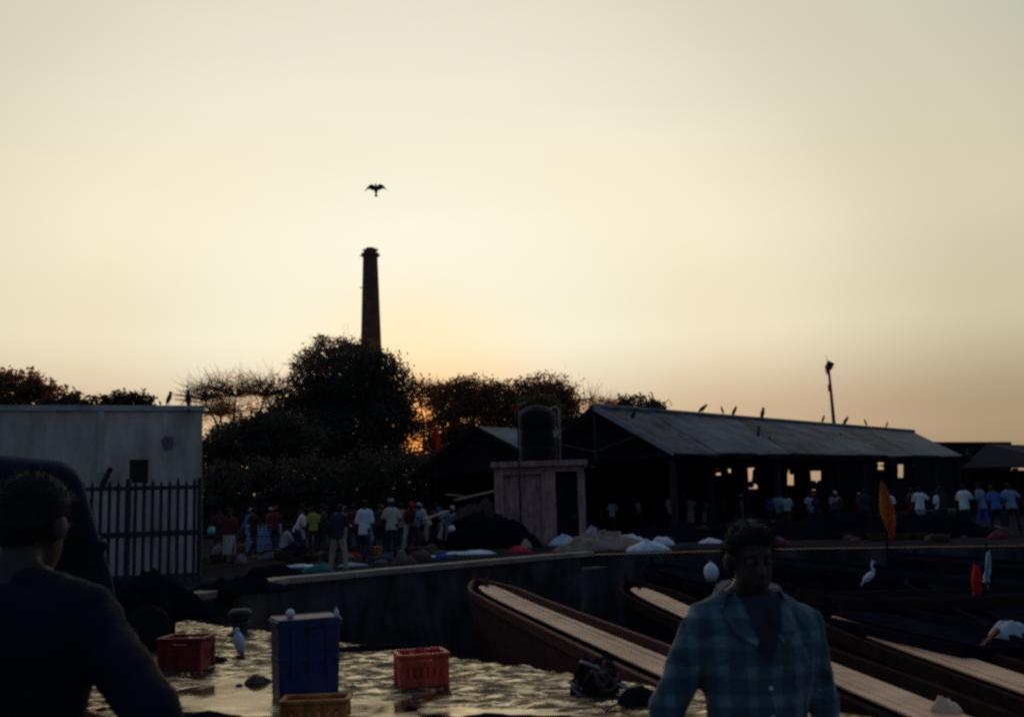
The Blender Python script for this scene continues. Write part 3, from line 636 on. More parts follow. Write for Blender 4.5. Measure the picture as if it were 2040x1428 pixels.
mb.add([(px1, 0, pzb), (px1, .16, pzb), (px1, .16, pzt), (px1, 0, pzt)], [(0, 1, 2, 3)]); mb.add([(px0, 0, pzb), (px1, 0, pzb), (px1, .16, pzb), (px0, .16, pzb)], [(0, 1, 2, 3)])
mb.add([(dx0, 0, 0), (dx0, .2, 0), (dx0, .2, dzt), (dx0, 0, dzt)], [(0, 1, 2, 3)]); mb.add([(dx1, 0, 0), (dx1, .2, 0), (dx1, .2, dzt), (dx1, 0, dzt)], [(0, 1, 2, 3)]); mb.add([(dx0, 0, dzt), (dx1, 0, dzt), (dx1, .2, dzt), (dx0, .2, dzt)], [(0, 1, 2, 3)])
mb.add([(xl, 0, 0), (xl, KD, 0), (xl, KD, kh), (xl, 0, kh)], [(0, 1, 2, 3)]); mb.add([(xr, 0, 0), (xr, KD, 0), (xr, KD, kh), (xr, 0, kh)], [(0, 1, 2, 3)]); mb.add([(xl, KD, 0), (xr, KD, 0), (xr, KD, kh), (xl, KD, kh)], [(0, 1, 2, 3)])
mb.build('wall', pink_plaster, ki)
o = MB().box((0, KD / 2 - .05, kh + .08), (kw + .12, KD + .3, .2)).build('roof_slab', pink_plaster, ki); bevel(o, .02)
dr = MB().box(((dx0 + dx1) / 2, .17, dzt / 2), (dx1 - dx0 - .01, .04, dzt - .01)).build('door', dark_wood, ki)
MB().ell((dx1 - .12, .13, 1.0), (.03, .03, .03)).build('handle', pipe, dr)
rtop = kc.z + kh + .18
tx = at(1071, 900, KY + 1).x; tw = 68 * (KY + 1) / F / 2; tt_ = at(1071, 812, KY + 1).z
tk = thing('water_tank', 'black domed water tank on the kiosk roof between pale pipes', 'water tank', (tx, KY + 1.05, rtop))
hh = tt_ - rtop
MB().lathe((0, 0, 0), [(tw * .98, 0), (tw, .06), (tw, hh * .25), (tw * .97, hh * .27), (tw * .97, hh * .30), (tw, hh * .32), (tw, hh * .55), (tw * .97, hh * .57), (tw * .97, hh * .6), (tw, hh * .62), (tw, hh * .80), (tw * .93, hh * .9), (tw * .7, hh * .96), (tw * .3, hh * .985), (.01, hh * .99)], 28).build('body', black_plastic, tk, True)
MB().lathe((0, 0, hh * .97), [(tw * .3, 0), (tw * .3, .1), (.01, .12)], 18).build('lid', black_plastic, tk)
# arched pale hoop over the tank front and standpipes
mb = MB(); pts = [(tw * 1.06 * math.cos(a), -tw * 1.08, hh * .80 + hh * .2 * math.sin(a)) for a in [math.pi * k / 14 for k in range(15)]]
mb.tube([(tw * 1.06, -tw * 1.08, 0)] + pts + [(-tw * 1.06, -tw * 1.08, 0)], .022, 6); mb.build('hoop', pipe, tk, True)
p0 = at(1031, 800, KY - .4); p1 = at(1031, 1050, KY - .4)
o = thing('standpipe', 'tall pale water pipe standing at the left front of the kiosk', 'pipe', (p0.x, KY - .4, QZ))
MB().tube([(0, 0, 0), (0, 0, p0.z - QZ - .25), (.04, 0, p0.z - QZ - .1), (.3, 0, p0.z - QZ - .05)], .035, 8).build('riser', pipe, o, True)
MB().lathe((0, 0, 1.1), [(.05, 0), (.06, .03), (.06, .09), (.05, .12)], 10).build('coupling', pipe, o)
p0 = at(1113, 815, KY + .2)
o = thing('standpipe', 'pale vertical pipe at the right side of the water tank', 'pipe', (p0.x, KY + .2, rtop))
MB().tube([(0, 0, 0), (0, 0, p0.z - rtop), (-.1, .1, p0.z - rtop + .1), (-.3, .5, p0.z - rtop + .05)], .04, 8).build('riser', pipe, o, True)
MB().lathe((0, 0, .8), [(.055, 0), (.065, .03), (.065, .09), (.055, .12)], 10).build('coupling', pipe, o)

# ------------------------------------------------------------------ light mast behind the shed
LY = 78
m0 = at(1662, 850, LY); m1 = at(1650, 725, LY)
ms_ = thing('light_mast', 'leaning tall light mast behind the long shed roof', 'mast', (m0.x + .35, LY, -.02))
tp = Vector((m1.x - m0.x - .35, 0, m1.z)); bs = Vector((0, 0, 0)); md = Vector((m0.x - m0.x - .35, 0, m0.z))
MB().tube([bs, md, md.lerp(tp, .5), tp], [.17, .15, .12, .09], 10).build('pole', mat('mast_steel', (.14, .10, .09), .6, .2, 3, .3), ms_, True)
MB().box(tp + Vector((.08, 0, -.1)), (.5, .4, .55), rot=Euler((0, .5, 0)).to_matrix()).build('floodlight', iron, ms_)
MB().box(tp + Vector((-.12, 0, -.55)), (.26, .3, .5), rot=Euler((0, -.2, 0)).to_matrix()).build('bracket', iron, ms_)
MB().tube([tp, tp + Vector((-.12, 0, .75))], [.03, .01], 6).build('rod', iron, ms_)
q = md.lerp(tp, .62); MB().box(q + Vector((-.1, 0, 0)), (.26, .25, .5)).build('junction_box', iron, ms_)

# ------------------------------------------------------------------ birds
def crow(p, yaw, label, s=1.0, lean=.9):
    o = thing('crow', label, 'bird', p, yaw, 'crows perched on the roofs')
    R = Euler((0, -lean, 0)).to_matrix()
    mb = MB(); mb.ell(R @ Vector((0, 0, 0)) + Vector((0, 0, .2)), (.2 * s, .075 * s, .075 * s), 10, 8, R); hd = Vector((0, 0, .2)) + R @ Vector((.2 * s, 0, .02)); mb.ell(hd, (.06 * s, .05 * s, .05 * s), 8, 6)
    mb.build('body', feather_b, o, True)
    mb = MB(); tb = Vector((0, 0, .2)) + R @ Vector((-.15 * s, 0, 0)); te = Vector((0, 0, .2)) + R @ Vector((-.36 * s, 0, -.01)); mb.beam(tb, te, .08 * s, .02); mb.build('tail', feather_b, o)
    mb = MB(); mb.tube([hd, hd + Vector((.11 * s, 0, -.01))], [.022 * s, .003], 6); mb.build('beak', feather_b, o)
    for sy in (-1, 1): MB().tube([(0, sy * .03, 0), (0, sy * .03, .16)], .01, 5).build('leg', feather_b, o)
    return o
def ridge(px):
    best = min((abs((lambda q: W / 2 + F * (q - CAM).dot(RGT) / (q - CAM).dot(fwd))(R1.lerp(R2, k / 400)) - px), k) for k in range(401)); return R1.lerp(R2, best[1] / 400) + Vector((0, 0, .18))
for px, yaw, sz_, ln, lab in ((1400, .3, 1.3, .6, 'crow leaning low on the shed ridge, nearest the gable'), (1440, 2.8, .8, 1.2, 'small upright crow on the shed ridge'), (1464, .3, 1.2, 1.0, 'slanting crow third along the shed ridge'),
                              (1519, .4, 1.5, 1.25, 'large upright crow in the middle of the shed ridge'), (1641, .5, 1.0, 1.0, 'crow on the ridge just left of the light mast'), (1685, .4, 1.4, .8, 'slanting crow on the ridge just right of the light mast'), (1725, 2.9, .9, 1.2, 'small crow on the ridge, farther right of the mast'), (1768, .2, .8, 1.0, 'crow near the hipped end of the ridge')):
    crow(ridge(px), yaw, lab, sz_, ln)
def slope_pt(px, py):
    n_ = (R2 - R1).cross(E1 - R1).normalized(); d = ray(px, py); return CAM + d * ((R1 - CAM).dot(n_) / d.dot(n_))
for px, py, yaw, lab in ((1510, 880, 1.0, 'crow sitting high up on the shed roof slope'), (1512, 868, 1.2, 'crow just above another on the shed roof slope'), (1532, 890, .8, 'crow on the shed roof slope right of two others'), (1675, 880, 1.0, 'crow on the roof slope below the light mast'), (1262, 835, .6, 'crow on the roof slope close to the gable')):
    crow(slope_pt(px, py), yaw, lab, 1.3, 1.1)
pp = BP(u_of(336, 815)[0], .1, bh + .14); crow(pp, .3, 'small crow on the parapet of the pale building', .8, 1.2)
pp = BP(u_of(375, 815)[0], .1, bh + .14); crow(pp, 2.0, 'fat crow near the right corner of the parapet', 1.1, 1.1)
q = at(1943, 905, 56); 
q = c0 + (q0 - c0) * .3; crow(q + Vector((0, 0, .05)), 1.3, 'upright crow on the distant hipped roof', 1.6, 1.3)
# kite in flight
kp = at(749, 379, 62); ks = 62 / F
kite = thing('flying_kite', 'dark bird of prey gliding above the chimney with drooping wings', 'bird', kp); kite.scale = (1.2, 1.2, 1.15)
mb = MB(); mb.tube([(0, -.05, .28), (0, 0, .2), (0, .02, .02), (0, .03, -.14), (0, .04, -.2)], [.03, .08, .11, .07, .04], 10); mb.build('body', feather_b, kite, True)
MB().ell((0, -.1, .29), (.055, .07, .05), 8, 6).build('head', feather_b, kite, True)
mb = MB(); mb.loft([[Vector((x_ * w_, y_, z_)) for x_, y_ in ((-1, .03), (1, .03), (1, .055), (-1, .055))] for w_, z_ in ((.035, -.15), (.05, -.25), (.09, -.33), (.085, -.36))]); mb.build('tail', feather_b, kite)
for sx_ in (-1, 1):
    prof = [(0.05, .22, .02), (.16, .33, .0), (.27, .34, .05), (.38, .27, .10), (.47, .16, .06), (.55, .02, -.01), (.60, -.06, -.045), (.615, -.12, -.10)]
    mb = MB(); mb.loft([[Vector((sx_ * x_, -.015, zt)), Vector((sx_ * x_ * 1.0, .02, (zt + zb_) / 2)), Vector((sx_ * x_, .05, zb_)), Vector((sx_ * x_, .0, (zt + zb_) / 2))] for x_, zt, zb_ in prof]); mb.build('wing', feather_b, kite)

def egret(loc, yaw, label, s=1.0, hunched=False):
    o = thing('egret', label, 'bird', loc, yaw, 'white egrets about the basin'); h = .24 * s if not hunched else .07 * s
    R = Euler((0, -.75 if not hunched else -1.15, 0)).to_matrix()
    mb = MB(); c_ = Vector((0, 0, h + .14 * s)); mb.ell(c_, (.19 * s, .085 * s, .085 * s), 12, 9, R)
    sh = c_ + R @ Vector((.13 * s, 0, .02 * s)); top = sh + Vector((.04 * s, 0, .26 * s if not hunched else .08 * s))
    mb.tube([sh, sh + Vector((.05 * s, 0, .06 * s)), sh + Vector((.0, 0, .15 * s if not hunched else .05 * s)), top], [.045 * s, .032 * s, .024 * s, .022 * s], 8); mb.ell(top, (.042 * s, .028 * s, .028 * s), 8, 6)
    mb.build('body', feather_w, o, True)
    MB().tube([top + Vector((.02 * s, 0, 0)), top + Vector((.13 * s, 0, -.02 * s))], [.013 * s, .003], 6).build('bill', bill, o)
    for sy in (-1, 1): MB().tube([(0, sy * .025 * s, 0), (-.01, sy * .025 * s, h * .55), (0.01, sy * .025 * s, h + .1 * s)], .008 * s, 5).build('leg', iron, o)
    tb = c_ + R @ Vector((-.15 * s, 0, 0)); MB().beam(tb, tb + R @ Vector((-.12 * s, 0, 0)), .07 * s, .02 * s).build('tail', feather_w, o)
    return o

# ------------------------------------------------------------------ boats
dk_dark = mat('tarred_deck', (.012, .012, .02), .95, .4, 3, 0)
def boat(name, label, bow_px, mid_px, extra, beam, zd, hull_m, gun_m, deck_m, sheer=.10, gun_h=.07, deck_start=.06, rake=.9, tilt=0):
    bow = hp(*bow_px, zd + sheer * .55); mid = hp(*mid_px, zd)
    d = Vector((mid.x - bow.x, mid.y - bow.y, 0)); Ln = d.length + extra; d.normalize()
    root = thing(name, label, 'boat', (bow.x, bow.y, WZ), math.atan2(d.y, d.x), 'narrow boats moored side by side')
    def half(t): return beam / 2 * min(1.0, (t / .13) ** .7 if t > 0 else 0.0) * (1 - .25 * max(0, (t - .8) / .2) ** 2) + .012
    def zt(t): return zd - WZ + sheer * max(0, 1 - t / .35) ** 2
    ts = [0, .01, .03, .06, .1, .15, .2, .27, .35, .5, .65, .8, .92, 1.0]
    mb = MB(); rings = []
    for t_ in ts:
        x = t_ * Ln; w = half(t_); z = zt(t_); off = rake * max(0, 1 - t_ / .12)
        rings.append([Vector((x, -w, z)), Vector((x + off * .35, -w * .93, z * .62)), Vector((x + off * .8, -w * .62, z * .12)), Vector((x + off, 0, -.5)), Vector((x + off * .8, w * .62, z * .12)), Vector((x + off * .35, w * .93, z * .62)), Vector((x, w, z))])
    mb.loft(rings, cap=False, closed=False); n_ = len(rings); mb.add(rings[-1], [tuple(range(7))]); mb.build('hull', hull_m, root, True)
    # deck, sunk below the gunwale
    mb = MB(); rr = []
    for t_ in [deck_start, deck_start + .012] + [q for q in ts if q > deck_start + .015]:
        w = max(.02, half(t_) * .50); z = zt(t_) + .0
        if t_ == deck_start: w *= .45
        rr.append([Vector((t_ * Ln, -w, z)), Vector((t_ * Ln, -w * .4, z + .02)), Vector((t_ * Ln, w * .4, z + .02)), Vector((t_ * Ln, w, z))])
    dk = mb.loft(rr, cap=False, closed=False).build('deck', dk_dark, root, True); prn = random.Random(int(beam * 100) + int(Ln * 10))
    nst = 4
    for a_ in range(nst):                                    # planks laid lengthwise on the deck
        l0, l1 = -1 + 2 * a_ / nst + .02, -1 + 2 * (a_ + 1) / nst - .02; zz = .022 + prn.uniform(0, .012); rp_ = []
        for t_ in [deck_start + prn.uniform(0, .008), deck_start + .016] + [q for q in ts if q > deck_start + .02]:
            w = max(.02, half(t_) * .50) * (.5 if t_ < deck_start + .012 else 1); z = zt(t_) + zz
            rp_.append([Vector((t_ * Ln, l0 * w, z - .02)), Vector((t_ * Ln, l0 * w, z)), Vector((t_ * Ln, l1 * w, z)), Vector((t_ * Ln, l1 * w, z - .02))])
        MB().loft(rp_).build('plank', deck_m, dk)
    mb = MB(); rr = [[Vector((t_ * Ln, -half(t_) + .01, zt(t_) - .07)), Vector((t_ * Ln, half(t_) - .01, zt(t_) - .07))] for t_ in ts]
    mb.loft(rr, cap=False, closed=False); mb.build('side_deck', dk_dark, root)
    for s_ in (-1, 1):
        rr = []
        for t_ in ts:
            w = half(t_); z = zt(t_); rr.append([Vector((t_ * Ln, s_ * (w + .05), z - .10)), Vector((t_ * Ln, s_ * (w + .06), z + gun_h)), Vector((t_ * Ln, s_ * max(.004, w - .02), z + gun_h)), Vector((t_ * Ln, s_ * max(.003, w - .03), z - .08))])
        MB().loft(rr).build('gunwale', gun_m, root)
    MB().beam((-.03, 0, zt(0) - .7), (-.14, 0, zt(0) + gun_h + .12), .07, .1).build('stem_post', gun_m, root)
    for k, t_ in enumerate((.30, .52, .74)):
        MB().box((t_ * Ln, 0, zt(t_) + .03), (.14, half(t_) * 2 - .08, .06)).build('thwart', gun_m, root) if k == 5 else None
    mb = MB(); mb.tube([(.08 * Ln, 0, zt(.08) - .1), (.08 * Ln, 0, zt(.08) + .22)], .045, 8); mb.build('mooring_post', gun_m, root)
    return root, bow, d, Ln
ZD = -.35
boat('narrow_boat', 'red-sided narrow boat with sandy deck, bow nearest the quay wall', (950, 1163), (1325, 1332), 3.5, 1.02, ZD, hull_red, gun_red, deck)
boat('narrow_boat', 'narrow boat with sandy deck passing behind the man in the checked shirt', (1250, 1166), (1655, 1340), 4.5, 1.02, ZD, hull_dark, gun_brown, deck)
boat('narrow_boat', 'narrow boat with sandy deck running out at the right edge', (1640, 1222), (2040, 1366), 5.0, .98, ZD, hull_dark, gun_brown, deck)
boat('narrow_boat', 'dark boat with a pale rail on which an egret stands', (1588, 1190), (1800, 1192), 2.5, 1.3, -.12, hull_dark, gun_brown, dk_dark, sheer=.1)
BG = [((1300, 1128), (1700, 1222), 4, .0, 'dark boat lying just beyond the second sandy deck'), ((1850, 1150), (2060, 1238), 5, .0, 'dark boat under the red flag at the right'), ((1460, 1112), (1880, 1150), 5, .1, 'dark boat tied up close under the far quay'), ((1780, 1108), (2100, 1135), 6, .1, 'dark boat farthest right under the far quay')]
for bw, md_, ex, dzz, lab in BG: boat('narrow_boat', lab, bw, md_, ex, 1.5, -.25 + dzz, hull_dark, hull_dark, dk_dark, sheer=.08)

# ------------------------------------------------------------------ flags
def flag(label, top_px, bot_px, Y, wpx, m, z0, lean=0, seed=0, split=None):
    a = at(*top_px, Y); c_ = at(*bot_px, Y)
    root = thing('flag', label, 'flag', (a.x, Y, z0)); rnd = random.Random(seed)
    h_ = a.z - z0
    MB().tube([(lean, 0, 0), (0, 0, h_ + .15)], [.03, .018], 8).build('staff', dark_wood, root, True)
    # limp cloth hanging in folds from the staff head
    Ln = a.z - c_.z; dxn = c_.x - a.x; wd = wpx * Y / F; n = 9; M = 16; rows = []
    prof = lambda t: .25 + .75 * math.sin(min(1, t * 1.7) * math.pi / 2) if t < .6 else 1 - .75 * ((t - .6) / .4) ** 1.2
    v = []; f = []
    for i in range(M + 1):
        t_ = i / M; w = wd * prof(t_)
        for j in range(n):
            s_ = j / (n - 1)
            v.append((dxn * t_ + (s_ - .45) * w, .09 * math.sin(s_ * 9 + t_ * 3 + seed) * (0.3 + t_) - .04, h_ - Ln * t_ + .05 * math.sin(s_ * 5 + seed)))
    for i in range(M):
        for j in range(n - 1): f.append((i * n + j, i * n + j + 1, (i + 1) * n + j + 1, (i + 1) * n + j))
    o = MB().add(v, f).build('cloth', m, root, True); so_ = o.modifiers.new('thick', 'SOLIDIFY'); so_.thickness = .008
    return root
flag('limp orange flag on a staff in front of the long shed', (1757, 962), (1774, 1074), 24, 26, cloth_o, -.1, 0, 1)
flag('red flag hanging over the boats at the right edge', (1943, 1128), (1940, 1204), 17, 20, cloth_rf, -.2, .03, 2)
flag('pale white flag just behind the red flag at the right edge', (1966, 1100), (1962, 1166), 19, 16, cloth_w, -.2, .05, 3)
flag('thin red flag on the slope of the smaller shed', (866, 850), (873, 902), 43, 13, cloth_rf, QZ, .0, 4)
flag('small red pennant at the left pipe of the water tank', (1030, 800), (1028, 822), 36.3, 7, cloth_rf, QZ, 0, 5)

# ------------------------------------------------------------------ people
def remesh(mb, voxel, smooth=4):
    me = mb.mesh('tmp'); o = bpy.data.objects.new('tmp', me); COL.objects.link(o)
    r = o.modifiers.new('r', 'REMESH'); r.mode = 'VOXEL'; r.voxel_size = voxel
    s_ = o.modifiers.new('s', 'SMOOTH'); s_.factor = .5; s_.iterations = smooth
    dg = bpy.context.evaluated_depsgraph_get(); dg.update()
    res = bpy.data.meshes.new_from_object(o.evaluated_get(dg)); bpy.data.objects.remove(o); bpy.data.meshes.remove(me)
    res.polygons.foreach_set('use_smooth', [True] * len(res.polygons)); return res
def V3(*a): return Vector(a)
def mirror_ok(s, p): return Vector((s * p[0], p[1], p[2]))

def figure(label, loc, yaw, h, shirt, lower, lean=0.0, turn=0.0, head_nod=.08, elbows=None, wrists=None, legs='stand', low_kind='trousers', sleeve=.75, hair_m=None, cap_m=None, voxel=.02, group=None, collar=None, eyes=False, hem=.80, shoe=None, bulk=1.0):
    k = h / 1.72
    root = thing('person', label, 'person', loc, yaw, group)
    drop = 0.0
    if legs == 'squat': drop = .58
    if legs == 'sit': drop = .45
    piv = V3(0, 0, .95)
    RX = Matrix.Rotation(lean, 3, 'X') @ Matrix.Rotation(turn, 3, 'Z')
    def U(p): p = Vector(p); return (piv + RX @ (p - piv) - V3(0, 0, drop)) * k
    def Lw(p): return (Vector(p) - V3(0, 0, drop)) * k
    def ring(z, rx, ry, yo=0, g=0, n=20, fn=U): return [fn((math.cos(a) * (rx + g) * bulk, math.sin(a) * (ry + g) + yo, z)) for a in [2 * math.pi * i / n for i in range(n)]]
    TOR = [(.86, .150, .105, 0), (.96, .150, .105, 0), (1.06, .138, .095, 0), (1.16, .148, .10, -.003), (1.27, .168, .112, -.006), (1.35, .178, .108, 0), (1.40, .165, .092, .006), (1.435, .115, .072, .01), (1.46, .068, .06, .012)]
    el = elbows or [(.245, .03, 1.10)] * 2; wr = wrists or [(.235, -.07, .86)] * 2
    b = MB()
    b.loft([ring(*q) for q in TOR]); b.cap(U((0, .012, 1.43)), U((0, 0, 1.53)), .056 * k, .052 * k)
    # head
    HC = V3(0, -.015, 1.60); HR = Matrix.Rotation(head_nod, 3, 'X')
    def Hd(p): return U(V3(0, .0, 1.50) + HR @ (HC + Vector(p) - V3(0, 0, 1.50)))
    RH = RX @ HR
    b.ell(Hd((0, .012, .03)), (.074 * k, .092 * k, .09 * k), 16, 12, RH); b.ell(Hd((0, -.022, -.035)), (.060 * k, .066 * k, .085 * k), 14, 10, RH)
    b.ell(Hd((0, -.055, -.088)), (.034 * k, .032 * k, .03 * k), 10, 8, RH); b.ell(Hd((0, -.072, .033)), (.05 * k, .02 * k, .016 * k), 10, 6, RH)
    b.cap(Hd((0, -.084, .022)), Hd((0, -.108, -.024)), .009 * k, .016 * k, 8); b.ell(Hd((0, -.088, -.058)), (.026 * k, .012 * k, .011 * k), 8, 6, RH)
    for s_ in (-1, 1): b.ell(Hd((s_ * .077, .01, -.005)), (.014 * k, .024 * k, .034 * k), 8, 6, RH)
    for i, s_ in enumerate((-1, 1)):
        S = (s_ * .175 * bulk, .0, 1.375); e = (s_ * el[i][0], el[i][1], el[i][2]); w = (s_ * wr[i][0], wr[i][1], wr[i][2])
        b.cap(U(S), U(e), .052 * k, .040 * k); b.cap(U(e), U(w), .040 * k, .027 * k)
        d = (U(w) - U(e)).normalized(); side = (RX @ V3(0, -1, 0)); side = (side - d * side.dot(d)).normalized(); nrm = d.cross(side)
        pw = U(w); pc = pw + d * .055 * k; 
        b.tube([pw, pw + d * .03 * k, pw + d * .085 * k], [.024 * k, .034 * k, .034 * k], 8)
        inward = nrm if nrm.dot(RX @ V3(-s_, 0, 0)) > 0 else -nrm
        for fi, (o_, ln) in enumerate(((.027, .068), (.009, .078), (-.009, .073), (-.026, .058))):
            p0_ = pw + d * .085 * k + side * o_ * k; p1_ = p0_ + (d * .9 + inward * .25) * ln * .5 * k; p2_ = p1_ + (d * .6 + inward * .6) * ln * .5 * k
            b.cap(p0_, p1_, .0098 * k, .0092 * k, 6); b.cap(p1_, p2_, .0092 * k, .0082 * k, 6)
        p0_ = pw + d * .035 * k + side * .03 * k; p1_ = p0_ + (d * .6 + side * .6 + inward * .2) * .04 * k; b.cap(p0_, p1_, .012 * k, .011 * k, 6); b.cap(p1_, p1_ + (d * .9 + inward * .3) * .03 * k, .011 * k, .009 * k, 6)
    for s_ in (-1, 1): b.cap(U((s_ * .035, .015, 1.49)), U((s_ * .155 * bulk, .008, 1.395)), .035 * k, .05 * k)
    JL = []
    for s_ in (-1, 1):
        hip = V3(s_ * .09, 0, .90)
        if legs == 'stand': kn = V3(s_ * .10, -.02, .50); an = V3(s_ * .105, .02, .08)
        elif legs == 'step': kn = V3(s_ * .10, -.10 if s_ > 0 else .02, .50); an = V3(s_ * .10, -.12 if s_ > 0 else .22, .08 if s_ > 0 else .11)
        elif legs == 'wide': kn = V3(s_ * .17, -.03, .50); an = V3(s_ * .22, .02, .08)
        elif legs == 'squat': kn = V3(s_ * .17, -.38, 1.03); an = V3(s_ * .14, -.14, .66)
        elif legs == 'sit': kn = V3(s_ * .12, -.42, .93); an = V3(s_ * .12, -.36, .53)
        JL.append((hip, kn, an))
        b.cap(Lw(hip), Lw(kn), .082 * k, .056 * k); b.cap(Lw(kn), Lw(an), .055 * k, .036 * k); b.cap(Lw(kn.lerp(an, .3) + V3(0, .015, 0)), Lw(kn.lerp(an, .55)), .05 * k, .042 * k)
        b.cap(Lw(an + V3(0, .03, -.045)), Lw(an + V3(s_ * .02, -.15, -.052)), .032 * k, .026 * k, 8); b.ell(Lw(an + V3(s_ * .02, -.12, -.05)), (.042 * k, .06 * k, .028 * k), 10, 6)
    me = remesh(b, voxel * .8); me.materials.append(skin); o = bpy.data.objects.new('body', me); COL.objects.link(o); o.parent = root
    # shirt
    s1 = MB(); HEM = [(hem, .168, .125, 0), (.90, .166, .12, 0)] if legs not in ('squat', 'sit') else [(.90, .166, .12, 0)]
    s1.loft([ring(*q, g=.012) for q in HEM] + [ring(*q, g=.022) for q in TOR[1:7]] + [ring(1.437, .115, .072, .01, .018), ring(1.452, .072, .062, .012, .012)])
    for i, s_ in enumerate((-1, 1)):
        S = V3(s_ * .172 * bulk, .0, 1.372); e = V3(s_ * el[i][0], el[i][1], el[i][2]); w = V3(s_ * wr[i][0], wr[i][1], wr[i][2])
        if sleeve <= 1: s1.cap(U(S), U(S.lerp(e, sleeve)), .070 * k, .064 * k); 
        else: s1.cap(U(S), U(e), .070 * k, .058 * k); s1.cap(U(e), U(e.lerp(w, sleeve - 1)), .056 * k, .043 * k)
    for s_ in (-1, 1): s1.cap(U((s_ * .055, .018, 1.462)), U((s_ * .155 * bulk, .008, 1.395)), .042 * k, .066 * k)
    me = remesh(s1, voxel, 3); me.materials.append(shirt)
    if voxel < .015:
        nv = len(me.vertices); co = np.empty(nv * 3); me.vertices.foreach_get('co', co); co = co.reshape(-1, 3); nr = np.empty(nv * 3); me.vertices.foreach_get('normal', nr); nr = nr.reshape(-1, 3)
        fo = npnoise(co[:, 0] * 3.0 + co[:, 2] * 5 + 30, co[:, 2] * 3.5 - co[:, 0] * 6 + co[:, 1] * 4 + 30, 11, 1.6, 3) - .5; fo2 = np.abs(npnoise(co[:, 0] * 9 + co[:, 1] * 5 + 50, co[:, 2] * 4 + co[:, 0] * 5 + 50, 12, 1.3, 2) - .5)
        co = co + nr * (fo * .034 - fo2 * .030 + .004)[:, None]; me.vertices.foreach_set('co', co.ravel()); me.update()
    so_ = bpy.data.objects.new('shirt', me); COL.objects.link(so_); so_.parent = root
    if collar:
        c_ = MB()
        aa = [math.radians(q) for q in range(-30, 211, 20)]
        rin = [[U((math.cos(a) * (.074 + o_), math.sin(a) * (.072 + o_) + .012, 1.455 + dz_ + .018 * math.sin(a))) for a in aa] for o_, dz_ in ((.026, -.01), (.012, .04), (.028, .045), (.052, -.005))]
        c_.loft(rin, cap=False, closed=False)
        for s_ in (-1, 1):
            fl = [U((s_ * .062, -.030, 1.492)), U((s_ * .118, -.030, 1.452)), U((s_ * .098, -.135, 1.372)), U((s_ * .045, -.158, 1.338)), U((s_ * .018, -.145, 1.372))]
            c_.add(fl, [(0, 1, 2, 3, 4)])
        o = c_.build('collar', collar, so_); sm = o.modifiers.new('t', 'SOLIDIFY'); sm.thickness = .007 * k
        vn = MB(); vn.add([U((-.07, -.098, 1.482)), U((.07, -.098, 1.482)), U((.045, -.150, 1.385)), U((.0, -.163, 1.28)), U((-.045, -.150, 1.385)), U((0, -.152, 1.44)), U((0, -.128, 1.492))], [(0, 5, 4), (5, 1, 2), (4, 5, 2), (4, 2, 3), (0, 6, 5), (6, 1, 5)]); vn.build('shaded_undershirt', navy, so_)  # dark V patch: collar shadow put into the undershirt colour
        for zb_ in (1.20, 1.11, 1.02): MB().ell(U((0, -.142, zb_)), (.007 * k, .004 * k, .007 * k), 10, 6).build('button', white_pl, so_, True)
    # lower garment
    t1 = MB()
    if low_kind == 'lungi' and legs in ('stand', 'step', 'wide'):
        t1.loft([ring(1.0, .15, .105, 0, .014), ring(.9, .165, .12, 0, .014), ring(.7, .175, .14, 0, .012), ring(.5, .18, .15, 0, .01), ring(.34, .185, .155, 0, .008)])
    else:
        t1.loft([ring(.99, .15, .105, 0, .012, fn=Lw if legs in ('stand', 'step', 'wide') else U), ring(.86, .155, .11, 0, .014, fn=Lw if legs in ('stand', 'step', 'wide') else U)])
        for hip, kn, an in JL:
            t1.cap(Lw(hip), Lw(kn), .096 * k, .074 * k); 
            if low_kind == 'trousers': t1.cap(Lw(kn), Lw(an + (kn - an) * .06), .074 * k, .060 * k)
            else: t1.cap(Lw(kn), Lw(kn.lerp(an, .15)), .074 * k, .07 * k)
    me = remesh(t1, voxel, 3); me.materials.append(lower); o = bpy.data.objects.new('lungi' if low_kind == 'lungi' else ('shorts' if low_kind == 'shorts' else 'trousers'), me); COL.objects.link(o); o.parent = root
    # hair
    hm = MB(); hm.ell(Hd((0, .022, .042)), (.083 * k, .092 * k, .092 * k), 16, 12, RH); hm.ell(Hd((0, .06, .0)), (.066 * k, .05 * k, .07 * k), 12, 8, RH); hm.ell(Hd((0, -.03, .088)), (.064 * k, .05 * k, .04 * k), 12, 8, RH)
    me = remesh(hm, voxel * .7, 2); me.materials.append(hair_m or hairm); o = bpy.data.objects.new('hair', me); COL.objects.link(o); o.parent = root
    if voxel < .015:
        hs = random.Random(5); st = MB(); vs_ = me.vertices
        for q_ in range(1500):
            v_ = vs_[hs.randrange(len(vs_))]; c0_ = v_.co; n0 = v_.normal
            d_ = (n0 + Vector((hs.gauss(0, .7), hs.gauss(0, .7), hs.gauss(.1, .5)))).normalized() * hs.uniform(.012, .03); w_ = n0.cross(d_).normalized() * .0016
            st.add([c0_ - w_, c0_ + w_, c0_ + d_], [(0, 1, 2)])
        st.build('hair_strands', hairm, o)
    if cap_m:
        cm = MB(); cm.ell(Hd((0, .02, .07)), (.092 * k, .102 * k, .078 * k), 16, 10, RH); cm.ell(Hd((0, -.09, .06)), (.07 * k, .06 * k, .014 * k), 12, 6, RH); me = remesh(cm, voxel * .7, 2); me.materials.append(cap_m); o = bpy.data.objects.new('cap', me); COL.objects.link(o); o.parent = root
